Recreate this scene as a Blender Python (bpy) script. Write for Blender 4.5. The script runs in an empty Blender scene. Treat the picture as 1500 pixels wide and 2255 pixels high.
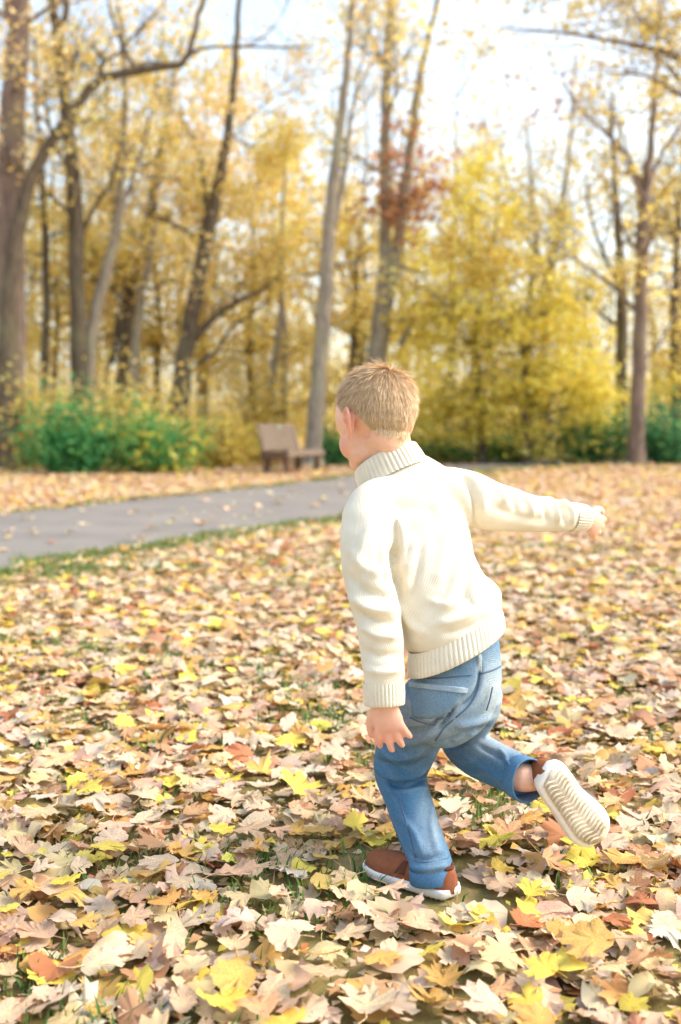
import bpy, math, random
import numpy as np
from mathutils import Vector, Matrix
from mathutils.bvhtree import BVHTree

# ------------------------------------------------------------------ camera
SC = bpy.context.scene
H = 0.86                                   # camera height (photographer crouching)
FPX = 35.0 / 24.0 * 1500.0                 # focal length in photo pixels
PITCH = math.atan2(1127.5 - 938.0, FPX)    # horizon lies at row 938
cam = bpy.data.cameras.new('camera')
cam.sensor_fit = 'HORIZONTAL'; cam.sensor_width = 24.0; cam.lens = 35.0
cam.clip_start = 0.05; cam.clip_end = 2000.0
cam.dof.use_dof = True; cam.dof.focus_distance = 1.88; cam.dof.aperture_fstop = 2.5
camo = bpy.data.objects.new('camera', cam)
camo.location = (0, 0, H); camo.rotation_euler = (math.pi / 2 - PITCH, 0, 0)
SC.collection.objects.link(camo); SC.camera = camo

# ------------------------------------------------------------------ sky, sun, exposure
SUN_EL, SUN_AZ = math.radians(40), math.radians(84)     # azimuth clockwise from +Y (view direction)
W = bpy.data.worlds.new('World'); SC.world = W; W.use_nodes = True
wn = W.node_tree.nodes; wl = W.node_tree.links; wn.clear()
sky = wn.new('ShaderNodeTexSky'); sky.sky_type = 'NISHITA'; sky.sun_disc = False
sky.sun_elevation = SUN_EL; sky.sun_rotation = SUN_AZ
sky.air_density = 1.4; sky.dust_density = 3.2; sky.ozone_density = 1.0
bg = wn.new('ShaderNodeBackground'); bg.inputs['Strength'].default_value = 0.15
wo = wn.new('ShaderNodeOutputWorld')
hs = wn.new('ShaderNodeHueSaturation'); hs.inputs['Saturation'].default_value = 0.75
wl.new(sky.outputs[0], hs.inputs['Color']); wl.new(hs.outputs[0], bg.inputs[0]); wl.new(bg.outputs[0], wo.inputs[0])
sl = bpy.data.lights.new('sun', 'SUN'); sl.energy = 1.4; sl.angle = math.radians(28); sl.color = (1, 0.9, 0.75)
so = bpy.data.objects.new('sun', sl); SC.collection.objects.link(so)
sd = Vector((math.sin(SUN_AZ) * math.cos(SUN_EL), math.cos(SUN_AZ) * math.cos(SUN_EL), math.sin(SUN_EL)))
so.rotation_euler = sd.to_track_quat('Z', 'Y').to_euler(); so.location = (20, 10, 30)
SC.view_settings.view_transform = 'Standard'; SC.view_settings.look = 'None'
SC.view_settings.exposure = 1.38; SC.view_settings.gamma = 1.0
SC.view_settings.use_curve_mapping = False
SC.render.engine = 'CYCLES'
SC.cycles.max_bounces = 6; SC.cycles.diffuse_bounces = 4; SC.cycles.transmission_bounces = 5
SC.cycles.use_denoising = True
SC.render.use_motion_blur = False

rng = np.random.default_rng(11); random.seed(5)

# ------------------------------------------------------------------ pixel helpers
cp, sp_ = math.cos(PITCH), math.sin(PITCH)
def ray(px, py):
    x = (px - 750.0) / FPX; y = -(py - 1127.5) / FPX
    return np.array([x, cp + y * sp_, -sp_ + y * cp])
def P(px, py, Y):                                  # the point of a pixel's ray at distance Y
    d = ray(px, py); t = Y / d[1]
    return np.array([0, 0, H]) + t * d
def G(px, py, z=0.0):                              # the point of a pixel's ray on the ground
    d = ray(px, py); t = (z - H) / d[2]
    return np.array([0, 0, H]) + t * d
def proj(V):
    V = np.asarray(V, float); q = V - np.array([0, 0, H])
    f = q[:, 1] * cp - q[:, 2] * sp_; u = q[:, 1] * sp_ + q[:, 2] * cp
    return np.stack([750 + FPX * q[:, 0] / f, 1127.5 - FPX * u / f], 1), f

# ------------------------------------------------------------------ mesh helpers
def lin(c):
    c = np.asarray(c, float) / 255.0
    return np.where(c <= 0.04045, c / 12.92, ((c + 0.055) / 1.055) ** 2.4)
def mesh(name, V, F, mat=None, smooth=True, col=None):
    me = bpy.data.meshes.new(name)
    V = np.asarray(V, np.float32)
    Fs = F if isinstance(F, list) else [F]
    Fs = [np.asarray(f, np.int32) for f in Fs if len(f)]
    loops = np.concatenate([f.ravel() for f in Fs])
    sizes = np.concatenate([np.full(len(f), f.shape[1], np.int32) for f in Fs])
    starts = np.concatenate([[0], np.cumsum(sizes)[:-1]]).astype(np.int32)
    me.vertices.add(len(V)); me.vertices.foreach_set('co', V.ravel())
    me.loops.add(len(loops)); me.loops.foreach_set('vertex_index', loops.astype(np.int32))
    me.polygons.add(len(sizes)); me.polygons.foreach_set('loop_start', starts)
    me.polygons.foreach_set('use_smooth', np.full(len(sizes), smooth))
    me.update(calc_edges=True)
    if col is not None:
        a = me.color_attributes.new('Col', 'FLOAT_COLOR', 'POINT')
        c = np.ones((len(V), 4), np.float32); c[:, :3] = col
        a.data.foreach_set('color', c.ravel())
    if mat: me.materials.append(mat)
    return me
def link(name, data, parent=None):
    o = bpy.data.objects.new(name, data); SC.collection.objects.link(o)
    if parent is not None: o.parent = parent
    return o
def obj(name, V, F, mat=None, parent=None, smooth=True, col=None):
    V = np.asarray(V, float)
    if parent is not None: V = V - np.array(world_loc(parent))
    return link(name, mesh(name, V, F, mat, smooth, col), parent)
def world_loc(o):
    l = Vector(o.location); p = o.parent
    while p is not None: l = l + Vector(p.location); p = p.parent
    return l
def thing(name, label, cat, loc=(0, 0, 0), group=None):
    o = link(name, None); o.location = loc; tag(o, label, cat, group); return o
def tag(o, label, cat, group=None):
    o['label'] = label; o['category'] = cat
    if group: o['group'] = group
    return o
def struct(o): o['kind'] = 'structure'; return o
def stuff(o): o['kind'] = 'stuff'; return o
class Acc:                                          # collects shapes into one mesh
    def __init__(s): s.V = []; s.F = {3: [], 4: []}; s.C = []; s.n = 0
    def add(s, V, F, col=None):
        for f in (F if isinstance(F, list) else [F]):
            f = np.asarray(f)
            if len(f): s.F[f.shape[1]].append(f + s.n)
        s.V.append(np.asarray(V, float)); s.n += len(V)
        if col is not None: s.C.append(np.broadcast_to(np.asarray(col, float), (len(V), 3)))
    def get(s):
        F = [np.concatenate(s.F[k]) for k in (3, 4) if s.F[k]]
        return np.concatenate(s.V), F
    def obj(s, name, mat, parent=None, smooth=True):
        V, F = s.get()
        return obj(name, V, F, mat, parent, smooth, np.concatenate(s.C) if s.C else None)
def catmull(pts, n):
    p = np.asarray(pts, float); k = len(p)
    if k == 2: return np.stack([p[0] + (p[1] - p[0]) * t for t in np.linspace(0, 1, n + 1)])
    e = np.vstack([2 * p[0] - p[1], p, 2 * p[-1] - p[-2]]); out = []
    for i in range(k - 1):
        a, b, c, d = e[i:i + 4]
        for t in np.linspace(0, 1, n, endpoint=False):
            out.append(0.5 * (2 * b + (c - a) * t + (2 * a - 5 * b + 4 * c - d) * t * t + (3 * b - a - 3 * c + d) * t ** 3))
    out.append(p[-1]); return np.array(out)
def loft(R, cap=True):                              # R: rings x n x 3
    R = np.asarray(R, float); m, n, _ = R.shape
    i = np.arange(m - 1)[:, None] * n; j = np.arange(n)[None]; j2 = (j + 1) % n
    F = np.stack([i + j, i + j2, i + n + j2, i + n + j], -1).reshape(-1, 4)
    V = R.reshape(-1, 3); T = np.zeros((0, 3), int)
    if cap:
        V = np.vstack([V, R[0].mean(0), R[-1].mean(0)]); a = m * n; jj = np.arange(n); k2 = (jj + 1) % n
        T = np.vstack([np.stack([k2, jj, np.full(n, a)], 1), np.stack([(m - 1) * n + jj, (m - 1) * n + k2, np.full(n, a + 1)], 1)])
    return V, [T, F] if cap else [F]
def tube(C, r, n=12, cap=True, flat=None, up=None):
    C = np.asarray(C, float); r = np.broadcast_to(np.asarray(r, float), (len(C),))
    T = np.gradient(C, axis=0); T /= np.linalg.norm(T, axis=1)[:, None] + 1e-12
    u = np.array(up if up is not None else ([1, 0, 0] if abs(T[0][0]) < 0.8 else [0, 1, 0]), float)
    th = np.arange(n) / n * 2 * math.pi; R = []
    for k in range(len(C)):
        u = u - T[k] * u.dot(T[k]); u /= np.linalg.norm(u); v = np.cross(T[k], u)
        fb = 1.0 if flat is None else flat
        R.append(C[k] + r[k] * (np.cos(th)[:, None] * u + fb * np.sin(th)[:, None] * v))
    return loft(R, cap)
def ellipsoid(c, rad, M=None, nu=20, nv=12):
    ph = np.linspace(0.001, math.pi - 0.001, nv); th = np.arange(nu) / nu * 2 * math.pi
    R = np.stack([np.stack([np.sin(p) * np.cos(th), np.sin(p) * np.sin(th), np.full(nu, np.cos(p))], 1) for p in ph]) * np.array(rad)
    V, F = loft(R)
    if M is not None: V = V @ np.asarray(M).T
    return V + np.array(c), F
def box(c, s, M=None, bev=0.0):
    a = np.array(s) / 2; b = min(bev, a.min() * 0.9)
    xs = np.array([[-1, -1], [1, -1], [1, 1], [-1, 1]])
    R = []
    for z, ins in ((-a[2], b), (-a[2] + b, 0), (a[2] - b, 0), (a[2], b)):
        ring = []
        for sx, sy in xs:
            ring.append([sx * (a[0] - ins), sy * (a[1] - ins), z])
        R.append(ring)
    V, F = loft(R)
    if M is not None: V = V @ np.asarray(M).T
    return V + np.array(c), F
def remesh(parts, voxel, it=6, fac=0.5):
    A = Acc()
    for v, f in parts: A.add(v, f)
    V, F = A.get(); me = mesh('tmp', V, F); o = link('tmp', me)
    m = o.modifiers.new('r', 'REMESH'); m.mode = 'VOXEL'; m.voxel_size = voxel; m.use_smooth_shade = True
    if it: s = o.modifiers.new('s', 'SMOOTH'); s.factor = fac; s.iterations = it
    d = bpy.context.evaluated_depsgraph_get(); e = bpy.data.meshes.new_from_object(o.evaluated_get(d))
    V, F = arrays(e); bpy.data.objects.remove(o); bpy.data.meshes.remove(me); bpy.data.meshes.remove(e)
    return V, F
def arrays(e):
    V = np.empty(len(e.vertices) * 3, np.float32); e.vertices.foreach_get('co', V)
    ls = np.empty(len(e.polygons), np.int32); e.polygons.foreach_get('loop_total', ls)
    li = np.empty(len(e.loops), np.int32); e.loops.foreach_get('vertex_index', li)
    st = np.concatenate([[0], np.cumsum(ls)[:-1]]); F = []
    for k in (3, 4):
        s = st[ls == k]
        if len(s): F.append(li[s[:, None] + np.arange(k)[None]])
    return V.reshape(-1, 3).astype(float), F
def normals(V, F):
    N = np.zeros_like(V)
    for f in F:
        n = np.cross(V[f[:, 1]] - V[f[:, 0]], V[f[:, 2]] - V[f[:, 0]])
        if f.shape[1] == 4: n = np.cross(V[f[:, 2]] - V[f[:, 0]], V[f[:, 3]] - V[f[:, 1]])
        for k in range(f.shape[1]): np.add.at(N, f[:, k], n)
    return N / (np.linalg.norm(N, axis=1)[:, None] + 1e-12)
def polydist(q, pts):
    best = np.full(len(q), 1e9); par = np.zeros(len(q)); pts = np.asarray(pts, float)
    L = np.concatenate([[0], np.cumsum(np.linalg.norm(np.diff(pts, axis=0), axis=1))])
    for k in range(len(pts) - 1):
        a, b = pts[k], pts[k + 1]; ab = b - a
        t = np.clip(((q - a) @ ab) / (ab @ ab), 0, 1); d = np.linalg.norm(q - a - t[:, None] * ab, axis=1)
        m = d < best; best[m] = d[m]; par[m] = (L[k] + t[m] * (L[k + 1] - L[k])) / L[-1]
    return best, par
def sculpt(V, F, strokes):                          # folds: ridges (+) and grooves (-) along polylines on the camera side
    N = normals(V, F); q, _ = proj(V); face = np.clip(((np.array([0, 0, H]) - V) * N).sum(1) * 1.2, 0, 1)
    for pts, w, amp, *yr in strokes:
        pp = catmull(pts, 6); d, t = polydist(q, pp)
        a = amp * np.exp(-(d / w) ** 2) * np.clip(np.minimum(t, 1 - t) * 5 + 0.15, 0, 1) * face
        if yr: a = a * ((V[:, 1] > yr[0][0]) & (V[:, 1] < yr[0][1]))
        V = V + N * a[:, None]
    return V

# ------------------------------------------------------------------ materials
def nmat(name, rough=0.8, spec=0.3):
    m = bpy.data.materials.new(name); m.use_nodes = True
    n = m.node_tree.nodes; b = n['Principled BSDF']
    b.inputs['Roughness'].default_value = rough; b.inputs['Specular IOR Level'].default_value = spec
    return m, n, m.node_tree.links, b
def tex(n, kind, scale, **k):
    t = n.new('ShaderNodeTex' + kind); t.inputs['Scale'].default_value = scale
    for a, v in k.items():
        if a in t.inputs: t.inputs[a].default_value = v
        else: setattr(t, a, v)
    return t
def ramp(n, stops):
    r = n.new('ShaderNodeValToRGB'); e = r.color_ramp.elements
    while len(e) < len(stops): e.new(0.5)
    for x, (p, c) in zip(e, stops): x.position = p; x.color = (*c, 1)
    return r
def mixc(n, l, fac, a, b, mode='MIX'):
    m = n.new('ShaderNodeMix'); m.data_type = 'RGBA'; m.blend_type = mode
    if isinstance(fac, (int, float)): m.inputs[0].default_value = fac
    else: l.new(fac, m.inputs[0])
    for s, v in ((6, a), (7, b)):
        if hasattr(v, 'is_linked'): l.new(v, m.inputs[s])
        else: m.inputs[s].default_value = (*v, 1)
    return m.outputs[2]
def bump(n, l, b, h, strength, dist):
    x = n.new('ShaderNodeBump'); x.inputs['Strength'].default_value = strength; x.inputs['Distance'].default_value = dist
    l.new(h, x.inputs['Height']); l.new(x.outputs[0], b.inputs['Normal']); return x
def coord(n, l, t, which='Object'):
    c = n.new('ShaderNodeTexCoord'); l.new(c.outputs[which], t.inputs['Vector'])

def leaf_mat(name, trans, attr=True, veins=False):
    m = bpy.data.materials.new(name); m.use_nodes = True; n = m.node_tree.nodes; l = m.node_tree.links; n.clear()
    out = n.new('ShaderNodeOutputMaterial')
    if attr: c = n.new('ShaderNodeAttribute'); c.attribute_name = 'Col'; col = c.outputs['Color']
    else: c = n.new('ShaderNodeObjectInfo'); col = c.outputs['Color']
    t = tex(n, 'Noise', 26.0 if veins else 9.0, Detail=4.0, Roughness=0.65); coord(n, l, t)
    rp = ramp(n, [(0.32, (0.62, 0.5, 0.42)), (0.55, (1, 1, 1)), (0.8, (1.12, 1.1, 1.05))]); l.new(t.outputs['Fac'], rp.inputs[0])
    col = mixc(n, l, 0.8 if veins else 0.3, col, rp.outputs[0], 'MULTIPLY')
    if veins:
        a = n.new('ShaderNodeAttribute'); a.attribute_name = 'Vein'
        rv = ramp(n, [(0.0, (1, 1, 1)), (1.0, (1.25, 1.2, 1.05))]); l.new(a.outputs['Fac'], rv.inputs[0])
        col = mixc(n, l, 1.0, col, rv.outputs[0], 'MULTIPLY')
    b = n.new('ShaderNodeBsdfPrincipled'); b.inputs['Roughness'].default_value = 0.62; b.inputs['Specular IOR Level'].default_value = 0.25
    l.new(col, b.inputs['Base Color'])
    tr = n.new('ShaderNodeBsdfTranslucent'); l.new(col, tr.inputs['Color'])
    mx = n.new('ShaderNodeMixShader'); mx.inputs[0].default_value = trans
    l.new(b.outputs[0], mx.inputs[1]); l.new(tr.outputs[0], mx.inputs[2]); l.new(mx.outputs[0], out.inputs[0])
    return m
M = {}
M['leaf'] = leaf_mat('tree_leaf', 0.55)
M['litter'] = leaf_mat('litter_leaf', 0.2)
M['fallen'] = leaf_mat('fallen_leaf', 0.2, attr=False, veins=True)
M['grass'] = leaf_mat('grass_blade', 0.3)

def bark(name, dark, light, moss):
    m, n, l, b = nmat(name, 0.9, 0.15)
    t = tex(n, 'Noise', 3.2, Detail=6.0, Roughness=0.7); c = n.new('ShaderNodeTexCoord'); mp = n.new('ShaderNodeMapping')
    mp.inputs['Scale'].default_value = (5, 5, 0.8); l.new(c.outputs['Object'], mp.inputs[0]); l.new(mp.outputs[0], t.inputs['Vector'])
    r = ramp(n, [(0.35, dark), (0.65, light)]); l.new(t.outputs['Fac'], r.inputs[0])
    t2 = tex(n, 'Noise', 1.3, Detail=3.0); coord(n, l, t2)
    r2 = ramp(n, [(0.5, (0, 0, 0)), (0.68, (1, 1, 1))]); l.new(t2.outputs['Fac'], r2.inputs[0])
    l.new(mixc(n, l, r2.outputs[0], r.outputs[0], moss), b.inputs['Base Color'])
    bump(n, l, b, t.outputs['Fac'], 0.8, 0.03); return m
M['bark_grey'] = bark('bark_grey', lin((112, 104, 94)), lin((174, 164, 148)), lin((160, 158, 132)))
M['bark_brown'] = bark('bark_brown', lin((96, 82, 76)), lin((150, 132, 122)), lin((134, 122, 104)))
M['bark_dark'] = bark('bark_dark', lin((72, 64, 56)), lin((120, 108, 92)), lin((116, 112, 86)))

m, n, l, b = nmat('ground', 0.95, 0.1)            # soil, thatch and, far off, leaf litter too small to tell apart
t1 = tex(n, 'Noise', 5.0, Detail=8.0, Roughness=0.7); coord(n, l, t1)
soil = ramp(n, [(0.3, lin((112, 90, 64))), (0.5, lin((128, 120, 74))), (0.7, lin((176, 148, 110)))]); l.new(t1.outputs['Fac'], soil.inputs[0])
vo = tex(n, 'Voronoi', 9.0, feature='F1'); coord(n, l, vo)
sep = n.new('ShaderNodeSeparateColor'); l.new(vo.outputs['Color'], sep.inputs[0])
lf = ramp(n, [(0.0, lin((176, 128, 86))), (0.25, lin((208, 178, 150))), (0.5, lin((222, 200, 178))), (0.72, lin((214, 186, 160))), (0.9, lin((226, 190, 96)))])
l.new(sep.outputs[0], lf.inputs[0])
ge = n.new('ShaderNodeNewGeometry'); sx = n.new('ShaderNodeVectorMath'); sx.operation = 'LENGTH'; l.new(ge.outputs['Position'], sx.inputs[0])
mr = n.new('ShaderNodeMapRange'); mr.inputs[1].default_value = 4.0; mr.inputs[2].default_value = 12.0; l.new(sx.outputs['Value'], mr.inputs[0])
l.new(mixc(n, l, mr.outputs[0], soil.outputs[0], lf.outputs[0]), b.inputs['Base Color'])
bump(n, l, b, t1.outputs['Fac'], 0.7, 0.03); M['ground'] = m

m, n, l, b = nmat('asphalt', 0.9, 0.2)
t1 = tex(n, 'Noise', 180.0, Detail=3.0, Roughness=0.8); coord(n, l, t1)
t2 = tex(n, 'Noise', 1.1, Detail=5.0, Roughness=0.6); coord(n, l, t2)
r1 = ramp(n, [(0.3, lin((112, 108, 104))), (0.7, lin((148, 143, 137)))]); l.new(t1.outputs['Fac'], r1.inputs[0])
r2 = ramp(n, [(0.35, (0.78, 0.78, 0.79)), (0.7, (1.08, 1.06, 1.03))]); l.new(t2.outputs['Fac'], r2.inputs[0])
l.new(mixc(n, l, 1.0, r1.outputs[0], r2.outputs[0], 'MULTIPLY'), b.inputs['Base Color'])
bump(n, l, b, t1.outputs['Fac'], 0.4, 0.004); M['asphalt'] = m

m, n, l, b = nmat('weathered_wood', 0.75, 0.25)
t1 = tex(n, 'Noise', 4.0, Detail=6.0, Roughness=0.7); c = n.new('ShaderNodeTexCoord'); mp = n.new('ShaderNodeMapping')
mp.inputs['Scale'].default_value = (1.2, 18, 18); l.new(c.outputs['Object'], mp.inputs[0]); l.new(mp.outputs[0], t1.inputs['Vector'])
r1 = ramp(n, [(0.3, lin((104, 90, 80))), (0.7, lin((148, 132, 118)))]); l.new(t1.outputs['Fac'], r1.inputs[0])
l.new(r1.outputs[0], b.inputs['Base Color']); bump(n, l, b, t1.outputs['Fac'], 0.5, 0.004); M['wood'] = m
m, n, l, b = nmat('dark_wood', 0.8, 0.2); b.inputs['Base Color'].default_value = (*lin((104, 82, 68)), 1)
t1 = tex(n, 'Noise', 14.0, Detail=4.0); coord(n, l, t1); bump(n, l, b, t1.outputs['Fac'], 0.4, 0.004); M['wood_dark'] = m
m, n, l, b = nmat('plaque_metal', 0.4, 0.5); b.inputs['Metallic'].default_value = 0.6; b.inputs['Base Color'].default_value = (*lin((150, 168, 150)), 1); M['plaque'] = m

def attr_base(n, l, b, rough_noise, lo, hi, mul=1.0):
    a = n.new('ShaderNodeAttribute'); a.attribute_name = 'Col'
    t = tex(n, 'Noise', rough_noise, Detail=4.0, Roughness=0.7); coord(n, l, t)
    r = ramp(n, [(0.3, lo), (0.7, hi)]); l.new(t.outputs['Fac'], r.inputs[0])
    l.new(mixc(n, l, mul, a.outputs['Color'], r.outputs[0], 'MULTIPLY'), b.inputs['Base Color']); return t
m, n, l, b = nmat('skin', 0.5, 0.35)
attr_base(n, l, b, 40.0, (0.93, 0.9, 0.9), (1.04, 1.02, 1.0))
b.inputs['Subsurface Weight'].default_value = 0.25; b.inputs['Subsurface Radius'].default_value = (0.012, 0.005, 0.003); b.inputs['Subsurface Scale'].default_value = 1.0
M['skin'] = m
m, n, l, b = nmat('hair', 0.42, 0.45); attr_base(n, l, b, 30.0, (0.85, 0.84, 0.82), (1.05, 1.03, 1.0)); M['hair'] = m
m, n, l, b = nmat('knit', 0.95, 0.08)
b.inputs['Sheen Weight'].default_value = 0.15; b.inputs['Sheen Roughness'].default_value = 0.5
b.inputs['Base Color'].default_value = (*lin((240, 233, 215)), 1)
c = n.new('ShaderNodeTexCoord'); mp = n.new('ShaderNodeMapping'); mp.inputs['Rotation'].default_value = (0.2, 0.28, 0.5)
l.new(c.outputs['Object'], mp.inputs[0])
w1 = n.new('ShaderNodeTexWave'); w1.inputs['Scale'].default_value = 120.0; w1.inputs['Distortion'].default_value = 1.2; w1.inputs['Detail'].default_value = 2.0; w1.inputs['Detail Scale'].default_value = 6.0
l.new(mp.outputs[0], w1.inputs['Vector'])
t1 = tex(n, 'Noise', 320.0, Detail=2.0); coord(n, l, t1)
t2 = tex(n, 'Noise', 22.0, Detail=3.0); coord(n, l, t2)
ad = n.new('ShaderNodeMath'); ad.operation = 'MULTIPLY_ADD'; l.new(t1.outputs['Fac'], ad.inputs[0]); ad.inputs[1].default_value = 0.9; l.new(w1.outputs['Fac'], ad.inputs[2])
rc = ramp(n, [(0.25, (0.86, 0.85, 0.82)), (0.75, (1.0, 1.0, 1.0))]); l.new(w1.outputs['Fac'], rc.inputs[0])
rd = ramp(n, [(0.3, lin((226, 217, 196))), (0.7, lin((238, 230, 211)))]); l.new(t2.outputs['Fac'], rd.inputs[0])
l.new(mixc(n, l, 0.3, rd.outputs[0], rc.outputs[0], 'MULTIPLY'), b.inputs['Base Color'])
bump(n, l, b, ad.outputs[0], 0.35, 0.0015); M['knit'] = m
m, n, l, b = nmat('denim', 0.9, 0.15)
attr_base(n, l, b, 260.0, (0.72, 0.76, 0.81), (1.22, 1.2, 1.16))
c = n.new('ShaderNodeTexCoord'); mp = n.new('ShaderNodeMapping'); mp.inputs['Rotation'].default_value = (0, 0.8, 0.5); l.new(c.outputs['Object'], mp.inputs[0])
w1 = n.new('ShaderNodeTexWave'); w1.inputs['Scale'].default_value = 190.0; w1.inputs['Distortion'].default_value = 2.0; l.new(mp.outputs[0], w1.inputs['Vector'])
t1 = tex(n, 'Noise', 130.0, Detail=4.0); coord(n, l, t1)
ad = n.new('ShaderNodeMath'); ad.operation = 'ADD'; l.new(t1.outputs['Fac'], ad.inputs[0]); l.new(w1.outputs['Fac'], ad.inputs[1])
bump(n, l, b, ad.outputs[0], 0.35, 0.001); M['denim'] = m
def plain(name, rgb, rough=0.8, nscale=60.0, bs=0.3, bd=0.001, var=0.12):
    m, n, l, b = nmat(name, rough, 0.2)
    t = tex(n, 'Noise', nscale, Detail=4.0, Roughness=0.7); coord(n, l, t); c = lin(rgb)
    r = ramp(n, [(0.3, tuple(c * (1 - var))), (0.7, tuple(np.minimum(c * (1 + var), 1)))]); l.new(t.outputs['Fac'], r.inputs[0])
    l.new(r.outputs[0], b.inputs['Base Color']); bump(n, l, b, t.outputs['Fac'], bs, bd); M[name] = m
plain('stitch', (86, 108, 130), 0.8); plain('shoe_suede', (140, 84, 56), 0.85, 90.0)
plain('shoe_elastic', (96, 56, 38), 0.9, 200.0); plain('sole_rubber', (228, 218, 196), 0.7, 40.0, 0.3, 0.001, 0.07)
m = M['sole_rubber']; n = m.node_tree.nodes; l = m.node_tree.links; b = n['Principled BSDF']; c0 = b.inputs['Base Color'].links[0].from_socket
t = tex(n, 'Noise', 24.0, Detail=7.0, Roughness=0.75); coord(n, l, t); r = ramp(n, [(0.42, (0, 0, 0)), (0.66, (1, 1, 1))]); l.new(t.outputs['Fac'], r.inputs[0])
l.new(mixc(n, l, r.outputs[0], c0, lin((164, 146, 116))), b.inputs['Base Color'])
plain('sole_white', (236, 232, 224), 0.6, 40.0, 0.2, 0.001, 0.05); plain('sock', (232, 232, 232), 0.95, 200.0)
plain('denim_dark', (38, 52, 78), 0.95); plain('eye_white', (235, 232, 228), 0.2); plain('iris', (70, 100, 130), 0.2)

# ================================================================== the setting
g = 400.0
xs = np.array([[-g, -30, 0], [g, -30, 0], [g, 900, 0], [-g, 900, 0]])
ground = struct(obj('ground', xs, np.array([[0, 1, 2, 3]]), M['ground'], smooth=False))
# asphalt path: near and far edges read off the photograph, on the ground plane
near = catmull([np.array([-10., -5.5, 0])] + [G(x, y) for x, y in ((-420, 1330), (0, 1253), (300, 1204), (560, 1164), (750, 1138), (900, 1092), (1010, 1058), (1120, 1033))] + [np.array([11, 24.5, 0]), np.array([20, 26.5, 0])], 12)
far = catmull([np.array([-13., -4.0, 0])] + [G(x, y) for x, y in ((-500, 1185), (0, 1134), (300, 1102), (560, 1076), (750, 1053), (860, 1033), (930, 1023), (1010, 1019.5))] + [np.array([6.0, 25.6, 0]), np.array([10, 28.0, 0]), np.array([19, 30.0, 0])], 12)
k = 150
def resamp(p, k):
    L = np.concatenate([[0], np.cumsum(np.linalg.norm(np.diff(p, axis=0), axis=1))]); t = np.linspace(0, L[-1], k)
    return np.stack([np.interp(t, L, p[:, i]) for i in range(3)], 1)
near = resamp(near, k); far = resamp(far, k)
near[:, 0] += 0.03 * np.sin(np.arange(k) * 1.7) + rng.normal(0, 0.015, k); far[:, 0] += rng.normal(0, 0.03, k)
PV = []; nx = 7
for i in range(k):
    for j in range(nx):
        t = j / (nx - 1); q = near[i] * (1 - t) + far[i] * t; q = q.copy(); q[2] = 0.006 + 0.03 * math.sin(math.pi * t); PV.append(q)
PF = [[i * nx + j, (i + 1) * nx + j, (i + 1) * nx + j + 1, i * nx + j + 1] for i in range(k - 1) for j in range(nx - 1)]
path = struct(obj('path', np.array(PV), np.array(PF), M['asphalt']))
poly = np.vstack([near, far[::-1]])[:, :2]
def in_path(q):
    x, y = q[:, 0], q[:, 1]; c = np.zeros(len(q), bool); n_ = len(poly); j = n_ - 1
    for i in range(n_):
        xi, yi = poly[i]; xj, yj = poly[j]
        c ^= ((yi > y) != (yj > y)) & (x < (xj - xi) * (y - yi) / (yj - yi + 1e-12) + xi); j = i
    return c

# ------------------------------------------------------------------ leaves on the ground
HALF = [(0, 1.0), (.07, .83), (.19, .80), (.15, .62), (.20, .56), (.36, .66), (.55, .74), (.53, .59), (.66, .52), (.50, .43), (.42, .35), (.60, .25), (.42, .15), (.26, .10), (.10, .02)]
OUT = np.array(HALF + [(-x, y) for x, y in HALF[:0:-1]]); OUT[:, 1] -= 0.38
def soften(o, k_):                                   # shallower lobes
    a_ = np.arctan2(o[:, 1], o[:, 0]); e = np.stack([np.cos(a_) * .47, np.sin(a_) * .5 + .02], 1); return o * (1 - k_) + e * k_
OUTS = [OUT, soften(OUT, .35), soften(OUT, .6), soften(OUT, .8) * np.array([.7, 1.1])]
HALF2 = [(0, 1.0), (.16, .66), (.54, .70), (.45, .40), (.56, .22), (.14, .04)]
OUT2 = np.array(HALF2 + [(-x, y) for x, y in HALF2[:0:-1]]); OUT2[:, 1] -= 0.38
OUT4 = np.array([(0, .6), (.4, 0), (0, -.5), (-.35, .1)]); OUT5 = np.array([(0, .6), (.5, .2), (.3, -.4), (-.3, -.35), (-.5, .2)])
OUT3 = np.array([(0, .6), (.3, .3), (.55, .1), (.3, -.3), (-.3, -.32), (-.5, .12), (-.28, .3)])
PAL = [((216, 194, 166), .23, 'pale beige'), ((210, 178, 148), .21, 'peach tan'), ((216, 194, 150), .16, 'cream yellow'), ((230, 208, 96), .085, 'bright yellow'),
       ((214, 172, 100), .125, 'golden ochre'), ((194, 150, 112), .11, 'light brown'), ((176, 116, 78), .035, 'rusty brown'), ((208, 192, 172), .05, 'greyish white')]
PC = np.array([lin(p[0]) for p in PAL]); PW = np.array([p[1] for p in PAL]); PW /= PW.sum()
def rotm(yaw, tx, ty):
    N = len(yaw); c, s = np.cos(yaw), np.sin(yaw); Z = np.zeros(N); O = np.ones(N)
    Rz = np.stack([c, -s, Z, s, c, Z, Z, Z, O], 1).reshape(-1, 3, 3)
    c, s = np.cos(tx), np.sin(tx); Rx = np.stack([O, Z, Z, Z, c, -s, Z, s, c], 1).reshape(-1, 3, 3)
    c, s = np.cos(ty), np.sin(ty); Ry = np.stack([c, Z, s, Z, O, Z, -s, Z, c], 1).reshape(-1, 3, 3)
    return Rx @ Ry @ Rz
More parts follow.
